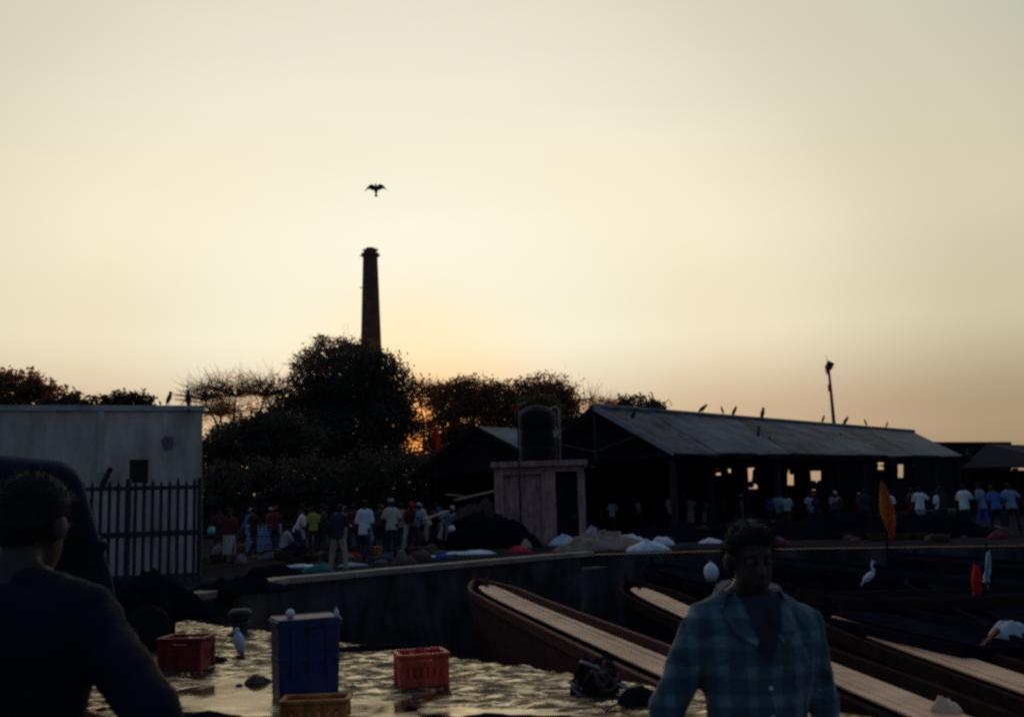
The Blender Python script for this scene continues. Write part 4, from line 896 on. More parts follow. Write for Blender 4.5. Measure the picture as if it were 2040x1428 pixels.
    if eyes:
        for s_ in (-1, 1):
            e_ = MB().ell(Hd((s_ * .031, -.077, .010)), (.0125 * k,) * 3, 12, 8).build('eye', EYE, root, True); MB().ell(Hd((s_ * .031, -.0865, .009)), (.0055 * k,) * 3, 8, 6).build('iris', IRIS, e_, True)
    return root

def person_at(px, py, label, yaw, h, shirt, lower, z=QZ, **kw):
    rv = random.Random(int(px * 7 + py))
    if 'elbows' not in kw:
        e_, w_ = rv.choice((([(.24, .03, 1.10)] * 2, [(.235, -.07, .86)] * 2), ([(.24, -.12, 1.13)] * 2, [(.13, -.32, 1.08)] * 2), ([(.36, .06, 1.14), (.24, .03, 1.1)], [(.2, -.06, .97), (.235, -.07, .86)]),
                            ([(.25, -.08, 1.15), (.24, .03, 1.1)], [(.2, -.3, 1.2), (.235, -.07, .86)]), ([(.33, 0, 1.2), (.25, -.1, 1.12)], [(.42, -.12, 1.05), (.12, -.28, 1.02)])))
        kw['elbows'] = e_; kw['wrists'] = w_
    if 'legs' not in kw: kw['legs'] = rv.choice(('stand', 'step', 'wide', 'step'))
    if 'lean' not in kw: kw['lean'] = rv.choice((0, .06, .14, .35, .5))
    kw.setdefault('turn', rv.uniform(-.3, .3)); yaw += rv.uniform(-.5, .5)
    p = hp(px, py, z); return figure(label, (p.x, p.y, z), yaw, h, shirt, lower, **kw)
PI = math.pi
G1 = 'crowd on the far quay'; G2 = 'people by the sheds'
navy = cl('navy', (.03, .034, .05)); dkbrown = cl('dark_brown', (.05, .035, .03)); white_c = cl('white', (.74, .78, .76)); cream = cl('cream', (.55, .52, .38)); redc = cl('red', (.5, .03, .035)); palec = cl('pale', (.45, .46, .42)); khaki = cl('khaki', (.36, .31, .21)); yellow = cl('yellow', (.42, .36, .05)); maroon = cl('maroon', (.14, .025, .03)); bluec = cl('blue_grey', (.20, .28, .38)); blue2 = cl('blue', (.06, .12, .32)); greyc = cl('grey', (.4, .44, .45))
DN = [(.24, .03, 1.10)] * 2
person_at(727, 1120, 'man in a long white shirt and dark trousers, back turned, on the far quay', PI - .2, 1.76, white_c, navy, group=G1, hem=.76, lean=.05, sleeve=.95)
person_at(781, 1110, 'man in a loose cream shirt and pale cap beside the man in white', PI + .3, 1.78, cream, navy, group=G1, cap_m=palec, elbows=[(.29, .02, 1.12), (.27, -.05, 1.12)], wrists=[(.22, -.16, .98), (.16, -.22, 1.0)], lean=.1)
person_at(822, 1101, 'person in a bright red shirt on the far quay', PI - .1, 1.74, redc, navy, group=G1, elbows=[(.25, -.1, 1.14)] * 2, wrists=[(.14, -.26, 1.1)] * 2)
person_at(852, 1094, 'person in a pale patterned shirt bending over next to the red shirt', PI + 1.2, 1.72, palec, khaki, group=G1, lean=.45, elbows=[(.2, -.25, 1.15)] * 2, wrists=[(.15, -.42, 1.0)] * 2)
person_at(674, 1141, 'man in a dark shirt and pale trousers standing near the quay lip', PI, 1.66, navy, khaki, group=G1, legs='wide', hem=.84)
person_at(592, 1108, 'person in a white shirt stooping by the blue crates', PI / 2 - .4, 1.66, white_c, navy, group=G1, lean=.5, elbows=[(.2, -.2, 1.12)] * 2, wrists=[(.15, -.35, .95)] * 2)
person_at(624, 1102, 'person in a yellow shirt behind the stooping man in white', PI + .4, 1.64, yellow, navy, group=G1, lean=.15)
person_at(566, 1112, 'person in a grey shirt squatting beside the blue crates', PI / 2 + .3, 1.68, greyc, navy, group=G1, legs='squat', lean=.25, elbows=[(.22, -.2, 1.18)] * 2, wrists=[(.14, -.4, 1.1)] * 2)
person_at(456, 1128, 'person in a maroon top and pale lungi by the fence corner', .5, 1.64, maroon, palec, group=G1, low_kind='lungi', elbows=[(.3, -.05, 1.2), (.24, .03, 1.1)], wrists=[(.36, -.2, 1.32), (.235, -.07, .86)])
person_at(640, 1100, 'person in dark clothes crouching in the shade behind the pale trousers', 2.0, 1.66, dkbrown, navy, group=G1, lean=.3)
person_at(884, 1076, 'man in blue reaching up beside the brown net heap', PI + .8, 1.74, blue2, khaki, group=G1, elbows=[(.26, -.16, 1.42), (.26, -.1, 1.3)], wrists=[(.2, -.34, 1.52), (.22, -.3, 1.4)])
for px, py, lab, yw, hh_, sh_, lo_, kw in (
    (1197, 1060, 'stooping person in blue-grey right of the kiosk door', 2.2, 1.66, bluec, navy, dict(lean=.5)),
    (1222, 1062, 'standing person in pale blue second right of the kiosk', 2.8, 1.6, greyc, navy, dict(lean=.2)),
    (1272, 1056, 'person in a dark top with white shoulder cloth near the shed gable', .4, 1.68, navy, maroon, dict()),
    (1337, 1056, 'man in a white shirt standing before the shed gable post', 3.4, 1.74, white_c, navy, dict(elbows=[(.26, -.05, 1.14)] * 2, wrists=[(.2, -.22, 1.05)] * 2)),
    (1378, 1056, 'man in a greyish shirt right of the white-shirted man', 2.6, 1.7, greyc, palec, dict(low_kind='lungi')),
    (1554, 1058, 'person in pale blue under the long shed', 2.9, 1.68, bluec, navy, dict()),
    (1618, 1056, 'person in a pale top under the long shed, right of centre', .3, 1.66, greyc, navy, dict(lean=.15)),
    (1926, 1062, 'person in a white shirt at the right end of the far quay', 2.7, 1.76, white_c, navy, dict(lean=.2, elbows=[(.28, -.1, 1.16)] * 2, wrists=[(.25, -.3, 1.1)] * 2)),
    (1962, 1062, 'person in pale blue next to the white shirt at the right end', 3.3, 1.78, bluec, blue2, dict(elbows=[(.3, -.1, 1.3), (.24, .03, 1.1)], wrists=[(.34, -.3, 1.45), (.235, -.07, .86)])),
    (1990, 1066, 'person in dark blue at the right end of the far quay', 2.9, 1.74, blue2, navy, dict()),
    (2020, 1064, 'person in grey-blue cut by the right picture edge', 3.2, 1.76, bluec, navy, dict())):
    person_at(px, py, lab, yw, hh_, sh_, lo_, group=G2, voxel=.024, **kw)

for px, py, lab, yw, hh_, sh_, lo_, gr, kw in (
    (505, 1108, 'person in a dark brown shirt just left of the blue crates', 2.6, 1.68, dkbrown, navy, G1, {}),
    (548, 1098, 'person with a red headcloth behind the blue crates', 3.5, 1.66, maroon, navy, G1, dict(cap_m=redc)),
    (704, 1100, 'person in a reddish top half hidden behind the man in white', 3.0, 1.66, maroon, navy, G1, {}),
    (757, 1096, 'person in a dark shirt between the white and cream shirts', 2.9, 1.7, dkbrown, navy, G1, {}),
    (800, 1094, 'person in tan between the cream and red shirts', 3.3, 1.66, khaki, dkbrown, G1, {}),
    (1246, 1056, 'person in navy between the kiosk and the shed gable', 2.9, 1.66, navy, navy, G2, {}),
    (1304, 1056, 'person in maroon left of the white-shirted man at the gable', 3.4, 1.64, maroon, navy, G2, {}),
    (1440, 1056, 'person in brown under the shed left of the checked-shirt man', 2.9, 1.68, dkbrown, navy, G2, {}),
    (1665, 1056, 'person in brown under the shed left of the orange flag', 3.0, 1.7, dkbrown, navy, G2, {}),
    (1728, 1058, 'person in navy close to the orange flag', 3.2, 1.68, navy, navy, G2, {}),
    (1822, 1056, 'person in maroon under the right half of the shed', 2.7, 1.66, maroon, navy, G2, {}),
    (1882, 1060, 'person in dark brown near the right end of the shed', 3.3, 1.7, dkbrown, navy, G2, {})):
    person_at(px, py, lab, yw, hh_, sh_, lo_, group=gr, voxel=.024, **kw)
rnd = random.Random(99); tops = [navy, dkbrown, maroon, blue2, khaki, bluec, greyc, white_c]
for zone, n_, lab, gr in (((420, 1086, 900, 1104), 13, 'dim figure at the back of the crowd left of the kiosk', 'figures at the back of the crowd'), ((1190, 1050, 1900, 1060), 14, 'dim figure under the edge of the long shed roof', 'figures along the long shed')):
    for k_ in range(n_):
        px = zone[0] + (zone[2] - zone[0]) * (k_ + rnd.uniform(.1, .9)) / n_; person_at(px, rnd.uniform(zone[1], zone[3]), lab, rnd.uniform(0, 6.28), rnd.uniform(1.58, 1.74), rnd.choice(tops), rnd.choice([navy, dkbrown, palec]), group=gr, voxel=.028, low_kind=rnd.choice(['trousers', 'lungi']), cap_m=rnd.choice([None, None, redc, palec]))
# man in the checked shirt, near, facing the camera
chk = bpy.data.materials.new('checked_shirt'); chk.use_nodes = True; t = chk.node_tree; b = t.nodes['Principled BSDF']; b.inputs['Roughness'].default_value = .85; b.inputs['Specular IOR Level'].default_value = .2
b.inputs['Sheen Weight'].default_value = .35; b.inputs['Sheen Roughness'].default_value = .4
tcn = t.nodes.new('ShaderNodeTexCoord'); sp = t.nodes.new('ShaderNodeSeparateXYZ'); 
nz_ = t.nodes.new('ShaderNodeTexNoise'); nz_.inputs['Scale'].default_value = 5; vm = t.nodes.new('ShaderNodeVectorMath'); vm.operation = 'MULTIPLY_ADD'; vm.inputs[1].default_value = (.02, .02, .02)
t.links.new(tcn.outputs['Object'], nz_.inputs['Vector']); t.links.new(nz_.outputs['Color'], vm.inputs[0]); t.links.new(tcn.outputs['Object'], vm.inputs[2]); t.links.new(vm.outputs[0], sp.inputs[0])
def stripe(outp, per, duty):
    a = t.nodes.new('ShaderNodeMath'); a.operation = 'DIVIDE'; a.inputs[1].default_value = per; t.links.new(outp, a.inputs[0])
    f_ = t.nodes.new('ShaderNodeMath'); f_.operation = 'FRACT'; t.links.new(a.outputs[0], f_.inputs[0])
    p_ = t.nodes.new('ShaderNodeMath'); p_.operation = 'PINGPONG'; p_.inputs[1].default_value = .5; t.links.new(f_.outputs[0], p_.inputs[0])
    m_ = t.nodes.new('ShaderNodeMapRange'); m_.inputs['From Min'].default_value = duty - .05; m_.inputs['From Max'].default_value = duty + .05; t.links.new(p_.outputs[0], m_.inputs[0]); return m_
s1_ = stripe(sp.outputs['X'], .075, .30); s2_ = stripe(sp.outputs['Z'], .085, .30)
ad = t.nodes.new('ShaderNodeMath'); ad.operation = 'ADD'; t.links.new(s1_.outputs[0], ad.inputs[0]); t.links.new(s2_.outputs[0], ad.inputs[1]); hv = t.nodes.new('ShaderNodeMath'); hv.operation = 'MULTIPLY'; hv.inputs[1].default_value = .5; t.links.new(ad.outputs[0], hv.inputs[0])
rp = t.nodes.new('ShaderNodeValToRGB'); rp.color_ramp.elements[0].color = (.045, .08, .095, 1); rp.color_ramp.elements[1].color = (.135, .22, .24, 1); el_ = rp.color_ramp.elements.new(.5); el_.color = (.07, .125, .145, 1)
t.links.new(hv.outputs[0], rp.inputs[0]); t.links.new(rp.outputs[0], b.inputs['Base Color'])
nb_ = t.nodes.new('ShaderNodeTexNoise'); nb_.inputs['Scale'].default_value = 5; nb_.inputs['Detail'].default_value = 5; nb_.inputs['Distortion'].default_value = 1.2; t.links.new(tcn.outputs['Object'], nb_.inputs['Vector'])
bp = t.nodes.new('ShaderNodeBump'); bp.inputs['Strength'].default_value = .9; bp.inputs['Distance'].default_value = .05; t.links.new(nb_.outputs[0], bp.inputs['Height']); t.links.new(bp.outputs[0], b.inputs['Normal'])
MD = 3.15; hd = at(1508, 1040, MD)
figure('man in a green-blue checked shirt standing close in front of the boats', (hd.x - .035, MD, 0), .12, hd.z * 1.0, chk, navy, head_nod=.16, elbows=[(.30, .03, 1.10), (.25, .03, 1.09)], wrists=[(.37, -.08, .86), (.24, -.05, .85)], voxel=.011, collar=chk, eyes=True, sleeve=1.5, bulk=1.05)
# dark figure cut by the left edge, back to the camera, hand on hip
ND = 2.35; hd = at(8, 938, ND)
figure('person in dark clothes with elbow out, cut by the left edge', (hd.x, ND, 0), PI - .15, hd.z + .0, cl('black_blue', (.010, .012, .02)), navy, head_nod=.25, lean=.12, elbows=[(.47, .08, 1.10), (.25, .03, 1.09)], wrists=[(.22, -.08, .98), (.24, -.05, .85)], voxel=.011, sleeve=1.9, bulk=1.15)

# ------------------------------------------------------------------ dark van at left
VX = at(236, 1000, 8.4).x; VT = at(120, 906, 8.4).z
van = thing('parked_van', 'dark van parked at the left behind the near figure', 'van', (VX, 8.4, 0), .40)
VL, VWd = 3.7, 1.55; prof = [(-VL, .35), (-VL, VT - .25), (-VL + .15, VT - .03), (-.95, VT), (-.42, VT - .06), (-.30, VT - .16), (-.03, 1.12), (0, .95), (.02, .4), (-.05, .28), (-VL + .1, .28)]
mb = MB(); mb.loft([[Vector((x, y, z if k in (1, 2) else z)) for x, z in [(px_ * (1 if k in (1, 2) else .985), z_ - (0 if k in (1, 2) else (.05 if z_ > 1.4 else 0))) for px_, z_ in prof]] for k, y in ((0, 0), (1, .1), (2, VWd - .1), (3, VWd))]); vb = mb.build('body', paint_van, van); bevel(vb, .05, 3)
MB().add([(-.34, -.004, VT - .24), (-.12, -.004, 1.12), (-1.0, -.004, 1.12), (-1.0, -.004, VT - .2)], [(0, 1, 2, 3)]).build('side_window', glass, van)
MB().add([(-1.12, -.004, VT - .2), (-1.12, -.004, 1.12), (-2.2, -.004, 1.12), (-2.2, -.004, VT - .2)], [(0, 1, 2, 3)]).build('side_window', glass, van)
MB().add([(-.285, .14, VT - .2), (-.02, .14, 1.16), (-.02, VWd - .14, 1.16), (-.285, VWd - .14, VT - .2)], [(0, 1, 2, 3)]).build('windscreen', glass, van)
dv = MB().box((-.6, -.006, .78), (.9, .01, .62)).build('door', paint_van, van); MB().box((-.95, -.02, .98), (.12, .03, .03)).build('handle', iron, dv)
for x in (-.62, -VL + .75):
    for y in (.06, VWd - .06):
        w_ = MB().lathe((0, 0, 0), [(.18, -.09), (.28, -.085), (.29, -.05), (.29, .05), (.28, .085), (.18, .09)], 24).build('wheel', rubber, van, True, (x, y, .29)); w_.rotation_euler = (PI / 2, 0, 0)
        MB().lathe((0, 0, 0), [(.02, -.075), (.17, -.07), (.18, .07), (.02, .075)], 20).build('rim', iron, w_)
mr_ = MB().box((-.16, -.16, 1.33), (.08, .16, .22), rot=Euler((0, .4, .2)).to_matrix()).build('wing_mirror', black_plastic, van); bevel(mr_, .02)
for y in (.22, VWd - .22): MB().ell((.0, y, .78), (.04, .1, .08), 12, 8).build('headlight', glass, van, True)
MB().box((.03, VWd / 2, .42), (.08, VWd - .06, .16)).build('bumper', black_plastic, van)

# ------------------------------------------------------------------ things on the near quay
def put(px, py): return hp(px, py, 0)
tb = put(594, 1399); tr = 71 * tb.y / F * 1.01; th_ = .70
drum = thing('blue_tub', 'tall blue plastic tub with flat lid on the wet quay', 'tub', (tb.x, tb.y + tr * .9, -.008), .42)
def rrect(hx, hy, z, rad, n=6):
    out_ = []
    for cx_, cy_, a0 in ((hx - rad, hy - rad, 0), (-hx + rad, hy - rad, 90), (-hx + rad, -hy + rad, 180), (hx - rad, -hy + rad, 270)):
        for q_ in range(n + 1): a = math.radians(a0 + 90 * q_ / n); out_.append(Vector((cx_ + rad * math.cos(a), cy_ + rad * math.sin(a), z)))
    return out_
TX, TY = tr * .86, tr * .70
MB().loft([rrect(TX * .93, TY * .93, 0, .05), rrect(TX * .95, TY * .95, .04, .06), rrect(TX * .97, TY * .97, .30, .06), rrect(TX * .985, TY * .985, .315, .06), rrect(TX * .985, TY * .985, .36, .06), rrect(TX * .97, TY * .97, .375, .06), rrect(TX * .99, TY * .99, th_ - .075, .06)]).build('body', blue_pl, drum)
MB().loft([rrect(TX * .99, TY * .99, th_ - .075, .06), rrect(TX * 1.06, TY * 1.07, th_ - .07, .07), rrect(TX * 1.06, TY * 1.07, th_ - .022, .07), rrect(TX * 1.03, TY * 1.04, th_ - .02, .07)]).build('rim', blue_pl, drum)
MB().loft([rrect(TX * 1.02, TY * 1.03, th_ - .019, .07), rrect(TX * 1.02, TY * 1.03, th_ - .006, .07), rrect(TX * .98, TY * .98, th_, .06), rrect(TX * .9, TY * .88, th_ - .008, .05)]).build('lid', blue_pl, drum)
for s_ in (-1, 1):
    for q_ in (-1, 0, 1): MB().box((q_ * TX * .55, s_ * TY * .985, .42), (.035, .03, .45)).build('rib', blue_pl, drum)
q = Vector((at(565, 1218, tb.y).x - tb.x, -.1 * tr, th_ - .012))
o = MB().ell((0, 0, 0), (.040, .040, .040), 16, 12).build('float_ball', white_pl, None, True, Vector(drum.location) + q + V3(0, 0, .039)); tag(o, 'small white ball on top of the blue tub', 'float')
q = Vector((at(657, 1218, tb.y).x - tb.x, .1 * tr, th_ - .012))
o = thing('plastic_bottle', 'tiny pale bottle standing at the right of the tub lid', 'bottle', Vector(drum.location) + q)
MB().lathe((0, 0, 0), [(.018, 0), (.02, .01), (.02, .05), (.009, .065), (.009, .075)], 12).build('body', white_pl, o, True); MB().lathe((0, 0, .075), [(.011, 0), (.011, .014), (.004, .016)], 10).build('cap', cloth_b, o)

def crate(label, px, py, wpx, hgt, rz, m, dep_ratio=.75, name='fish_crate', tilt=0, group='plastic fish crates on the wet quay'):
    c_ = put(px, py); w = wpx * c_.y / F; d = w * dep_ratio
    root = thing(name, label, 'crate', (c_.x, c_.y + d * .45, .004), rz, group)
    if tilt: root.rotation_euler = (tilt, 0, rz)
    o = MB().box((0, 0, .025), (w * .90, d * .90, .03)).build('base', m, root)
    for ax_, s_, ln, oth in (('x', -1, w, d), ('x', 1, w, d), ('y', -1, d, w), ('y', 1, d, w)):
        mb = MB(); th = .022
        def bx(u0_, u1_, z0_, z1_, inset=0):
            lo_ = .90 + .1 * (z0_ / hgt); off = s_ * (oth / 2 * (.91 + .09 * ((z0_ + z1_) / 2) / hgt) - th / 2)
            cu = (u0_ + u1_) / 2; 
            if ax_ == 'x': mb.box((cu, off, (z0_ + z1_) / 2), (u1_ - u0_, th, z1_ - z0_))
            else: mb.box((off, cu, (z0_ + z1_) / 2), (th, u1_ - u0_, z1_ - z0_))
        hl = ln / 2 * .93
        bx(-hl, hl, .012, hgt * .30); bx(-hl, hl, hgt * .62, hgt * .80)
        nsl = 7
        for i in range(nsl):
            u = -hl + 2 * hl * (i + .5) / nsl; bx(u - hl / nsl * .62, u + hl / nsl * .62, hgt * .30 + .001, hgt * .62 - .001)
        bx(-hl, -hl * .35, hgt * .80 + .001, hgt - .03); bx(hl * .35, hl, hgt * .80 + .001, hgt - .03)
        mb.build('side_panel', m, root)
    mb = MB()
    for s_ in (-1, 1):
        mb.box((0, s_ * (d / 2 - .005), hgt - .014), (w + .03, .04, .032)); mb.box((s_ * (w / 2 - .005), 0, hgt - .0145), (.04, d - .055, .031))
    rmo = mb.build('rim', m, root); bevel(rmo, .008)
    for sx__ in (-1, 1):
        for sy__ in (-1, 1): MB().box((sx__ * w * .45, sy__ * d * .45, hgt / 2 - .02), (.045, .045, hgt - .05)).build('corner_post', m, root)
    return root, c_, w, d
cr_, cc, cw_, cd_ = crate('bright red crate in the middle of the wet quay', 836, 1371, 96, .30, .28, red_pl, .8)
o = heap('net_bundle', Vector(cr_.location) + V3(-.02, .02, .04), .15, .13, .31, cloth_r, 3, .3); tag(o, 'red net bundle stuffed into the bright red crate', 'net')
crate('darker red crate left of the blue tub', 362, 1338, 88, .34, -.12, red_pl_dk, .75)
oc, _, _, _ = crate('low orange crate in front of the blue tub', 624, 1440, 128, .17, .05, orange_pl, .5)
# pole lying on the quay
a = put(660, 1304); c_ = put(800, 1293)
o = MB().tube([a + V3(0, 0, .035), (a + c_) / 2 + V3(0, 0, .04), c_ + V3(0, 0, .035)], [.04, .045, .035], 8).build('wooden_pole', dark_wood, None, True); tag(o, 'dark wooden pole lying between the tub and the red crate', 'pole')
p = put(215, 1300); ch = thing('covered_handcart', 'handcart under a dark tarpaulin behind the near figure at left', 'cart', (p.x, p.y + .5, 0))
heap('tarpaulin', (0.1, 0, .32), .86, .5, .55, net, 55, .3, parent=ch, freq=3)
MB().box((0, 0, .30), (1.3, .8, .06)).build('bed', dark_wood, ch)
for sx__ in (-1, 1): w2 = MB().lathe((0, 0, 0), [(.24, -.03), (.27, -.025), (.27, .025), (.24, .03)], 22).build('wheel', rubber, ch, True, (sx__ * .45, -.42, .26)); w2.rotation_euler = (PI / 2, 0, 0)
MB().tube([(-.6, .3, .3), (-1.3, .3, .7)], .03, 7).build('handle', dark_wood, ch); MB().tube([(-.6, -.3, .3), (-1.3, -.3, .7)], .03, 7).build('handle', dark_wood, ch)
for sx__ in (-1, 1): MB().box((sx__ * .5, .3, .135), (.06, .06, .29)).build('leg', dark_wood, ch)
# mooring bollard at the lip and egret
bq = put(474, 1268)
bo = thing('mooring_bollard', 'dark mooring bollard at the lip of the near quay', 'bollard', (bq.x, bq.y + .1, 0))
MB().lathe((0, 0, 0), [(.17, -.015), (.17, .03), (.10, .05), (.095, .22), (.15, .26), (.16, .30), (.12, .34), (.01, .35)], 20).build('post', iron, bo, True)
mb = MB(); mb.tube([(.13 * math.cos(a_), .13 * math.sin(a_), .10 + .012 * a_) for a_ in [k * .5 for k in range(26)]], .02, 6); mb.build('rope_coil', net_br, bo, True)
eq = put(477, 1306); egret((eq.x, eq.y, -.012), -PI / 2 - .3, 'white egret hunched on the wet quay left of the tub', .75, True)
# scraps
for i, (px, py, r, m_, lab) in enumerate(((477, 1363, .03, cloth_b, 'small blue scrap on the shiny pool'), (703, 1370, .045, cloth_b, 'dark blue scrap between tub and red crate'), (818, 1410, .04, net, 'small dark lump in the pool below the red crate'), (512, 1358, .10, net_br, 'brown lump of net by the foot of the tub'), (430, 1320, .12, net, 'dark wet net lump beside the darker red crate'))):
    p = put(px, py); o = heap('scrap', (p.x, p.y, -.012), r * 1.3, r, r * .7, m_, 20 + i, .3); tag(o, lab, 'scrap')
# net heap with rope by the red boat
p = put(1195, 1395); nh = thing('dark_heap', 'dark heap of nets and rope at the quay lip beside the red boat', 'net', (p.x, p.y + .35, -.01))
heap('net', (0, .1, 0), .24, .26, .20, net, 31, .3, parent=nh)
heap('net', (-.08, -.04, 0), .14, .15, .30, net, 35, .3, parent=nh)
heap('net', (.07, .05, 0), .14, .16, .36, net, 36, .3, parent=nh)
rnd = random.Random(12)
for k in range(12):
    cx_, cy_, cz_ = rnd.uniform(-.2, .2), rnd.uniform(-.25, .0), rnd.uniform(.06, .30); rr_ = rnd.uniform(.06, .12); R_ = Euler((rnd.uniform(.3, 1.3), rnd.uniform(-.5, .5), rnd.uniform(0, 3))).to_matrix()
    MB().tube([Vector((cx_, cy_, cz_)) + R_ @ V3(rr_ * math.cos(a_), rr_ * math.sin(a_), 0) for a_ in [k2 * .45 for k2 in range(13)]], .013, 6).build('rope_loop', net_br if k % 2 else pipe, nh, True)
p = put(1290, 1412); o = heap('dark_heap', (p.x, p.y + .2, -.01), .22, .2, .15, net, 33, .4); tag(o, 'small dark net lump right in front of the red boat side', 'net')
for i, (px, py, rx) in enumerate(((380, 1440, .5), (1010, 1446, .55), (860, 1452, .4))):  # low dark lumps added as a dark strip along the bottom edge
    p = put(px, py); o = heap('dark_heap', (p.x, p.y, -.01), rx, .22, .09, net, 40 + i, .35); tag(o, ['low dark lump at the bottom edge under the darker red crate', 'low dark net at the bottom edge near the checked shirt', 'low dark lump at the bottom edge below the bright red crate'][i], 'net')

# ------------------------------------------------------------------ things on the far quay
def fq_(px, py): return hp(px, py, QZ)
# blue crate stack
p = fq_(522, 1098); w_ = 66 * p.y / F
for k in range(3):
    root = thing('stacked_crate', ['pale blue crate at the bottom of the stack by the fence', 'pale blue crate in the middle of the stack by the fence', 'pale blue crate on top of the stack by the fence'][k], 'crate', (p.x + [0, .02, -.015][k], p.y + .3, QZ + k * .335), .1 + [0, .06, -.04][k], 'pale blue crates stacked by the fence')
    MB().box((0, 0, .02), (w_ * .96, .56, .03)).build('base', bluecr_pl, root)
    for s_ in (-1, 1):
        mb = MB(); mb2 = MB()
        for z0_, hz_ in ((.05, .07), (.16, .05), (.30, .06)): mb.box((0, s_ * .285, z0_), (w_, .025, hz_)); mb2.box((s_ * (w_ / 2 - .013), 0, z0_), (.025, .545, hz_))
        for i in range(9): mb.box((-w_ / 2 + w_ * (i + .5) / 9, s_ * .287, .18), (.035, .024, .20)); 
        for i in range(6): mb2.box((s_ * (w_ / 2 - .011), -.25 + i * .1, .18), (.024, .03, .20))
        mb.build('side_panel', bluecr_pl, root); mb2.build('side_panel', bluecr_pl, root)
p = fq_(455, 1186); o = heap('tarpaulin_heap', (p.x, p.y + .5, QZ), 1.0, .5, .26, net, 52, .4, freq=8); tag(o, 'long dark tarpaulin heap at the quay lip below the fence', 'tarpaulin')
p = fq_(540, 1160 - 8)
o = heap('tarpaulin_heap', (p.x, p.y + .3, QZ), .62, .4, .30, net, 51, .3); tag(o, 'black tarpaulin heap at the left end of the quay lip', 'tarpaulin')
# laid-out catch and sheets
for i, (px, py, rx, ry, h_, m_, lab, ct_) in enumerate((
    (632, 1141, .36, .22, .20, sheet_g, 'green net bundle at the lip of the far quay', 'net'),
    (600, 1130, .5, .15, .10, sheet_w, 'pale sheet spread out left of the pale trousers', 'sheet'), (700, 1128, .4, .14, .09, palec, 'pale cloth on the ground right of the pale trousers', 'cloth'),
    (697, 1110, .34, .14, .14, redc, 'flat red bundle beside the pale trousers', 'bundle'),
    (829, 1108, .26, .1, .06, sheet_w, 'small pale sheet below the cream shirt', 'sheet'), (852, 1110, .5, .1, .07, sheet_w, 'narrow white sheet right of the cream shirt', 'sheet'), (883, 1112, .26, .16, .14, cloth_b, 'blue bundle between white sheets on the quay', 'bundle'),
    (915, 1104, .34, .14, .1, sheet_w, 'white sheet right of the blue bundle', 'sheet'), (950, 1104, .55, .2, .14, sheet_w, 'long crumpled white sheet in front of the net heap', 'sheet'), (1036, 1102, .40, .2, .22, cloth_r, 'bright red bundle on the quay lip', 'bundle'), (1048, 1092, .22, .2, .26, khaki, 'olive bundle behind the bright red one', 'bundle'),
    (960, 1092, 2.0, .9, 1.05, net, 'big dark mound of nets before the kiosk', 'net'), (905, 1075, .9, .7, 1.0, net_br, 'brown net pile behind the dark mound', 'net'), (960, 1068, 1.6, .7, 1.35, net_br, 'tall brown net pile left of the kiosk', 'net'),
    (1125, 1086, .5, .4, .42, sheet_w, 'white plastic sacks at the foot of the kiosk', 'sacks'), (1162, 1080, .42, .4, .48, sheet_w, 'second heap of white plastic right of the kiosk foot', 'sacks'), (1180, 1066, .36, .3, .5, sheet_w, 'small white sack behind the sand pile', 'sacks'),
    (1205, 1096, 1.5, .9, .52, rubble, 'pile of sandy rubble at the corner of the far quay', 'rubble'), (1150, 1098, .9, .4, .22, rubble, 'low sandy rubble spill along the quay lip', 'rubble'),
    (1290, 1098, .5, .4, .34, sheet_w, 'crumpled white plastic sheet right of the rubble', 'sheet'), (1256, 1088, .4, .4, .46, sheet_w, 'upper part of white plastic behind the crumpled sheet', 'sheet'),
    (1416, 1082, .34, .3, .2, sheet_w, 'small white sheet left of the checked-shirt man\'s head', 'sheet'), (1452, 1068, .45, .3, .28, sheet_w, 'pale bundle close to the checked-shirt man\'s head', 'bundle'), (1395, 1054, .55, .2, .2, khaki, 'tan bundle at the feet of the man in grey', 'bundle'),
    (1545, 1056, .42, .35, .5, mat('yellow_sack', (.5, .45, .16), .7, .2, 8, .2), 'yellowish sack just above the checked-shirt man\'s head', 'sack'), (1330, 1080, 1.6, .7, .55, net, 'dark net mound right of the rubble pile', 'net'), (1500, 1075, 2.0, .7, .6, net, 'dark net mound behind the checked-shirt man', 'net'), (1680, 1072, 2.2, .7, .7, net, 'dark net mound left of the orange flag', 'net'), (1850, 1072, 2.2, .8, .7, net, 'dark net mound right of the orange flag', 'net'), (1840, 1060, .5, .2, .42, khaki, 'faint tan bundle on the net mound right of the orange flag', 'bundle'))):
    p = fq_(px, py); o = heap('quay_' + ct_, (p.x, p.y + ry * .5, QZ), rx * (1.2 if m_ is sheet_w else 1), ry * (1.2 if m_ is sheet_w else 1), h_ * (.8 if m_ is sheet_w else 1), m_, 60 + i, .38 if rx < .85 else .55, n=40, freq=4 if rx < .85 else 6); tag(o, lab, ct_)
for i, (px, py, m_, lab) in enumerate(((753, 1104, orange_pl, 'orange box at the feet of the man in white'), (480, 1120, net_br, 'dark box standing on the quay by the fence corner'))):
    p = fq_(px, py); root = thing('box', lab, 'box', (p.x, p.y, QZ), .2)
    o = MB().box((0, 0, .12), (.26, .22, .24)).build('body', m_, root); bevel(o, .012); MB().box((0, 0, .252), (.275, .235, .02)).build('lid', m_, root)
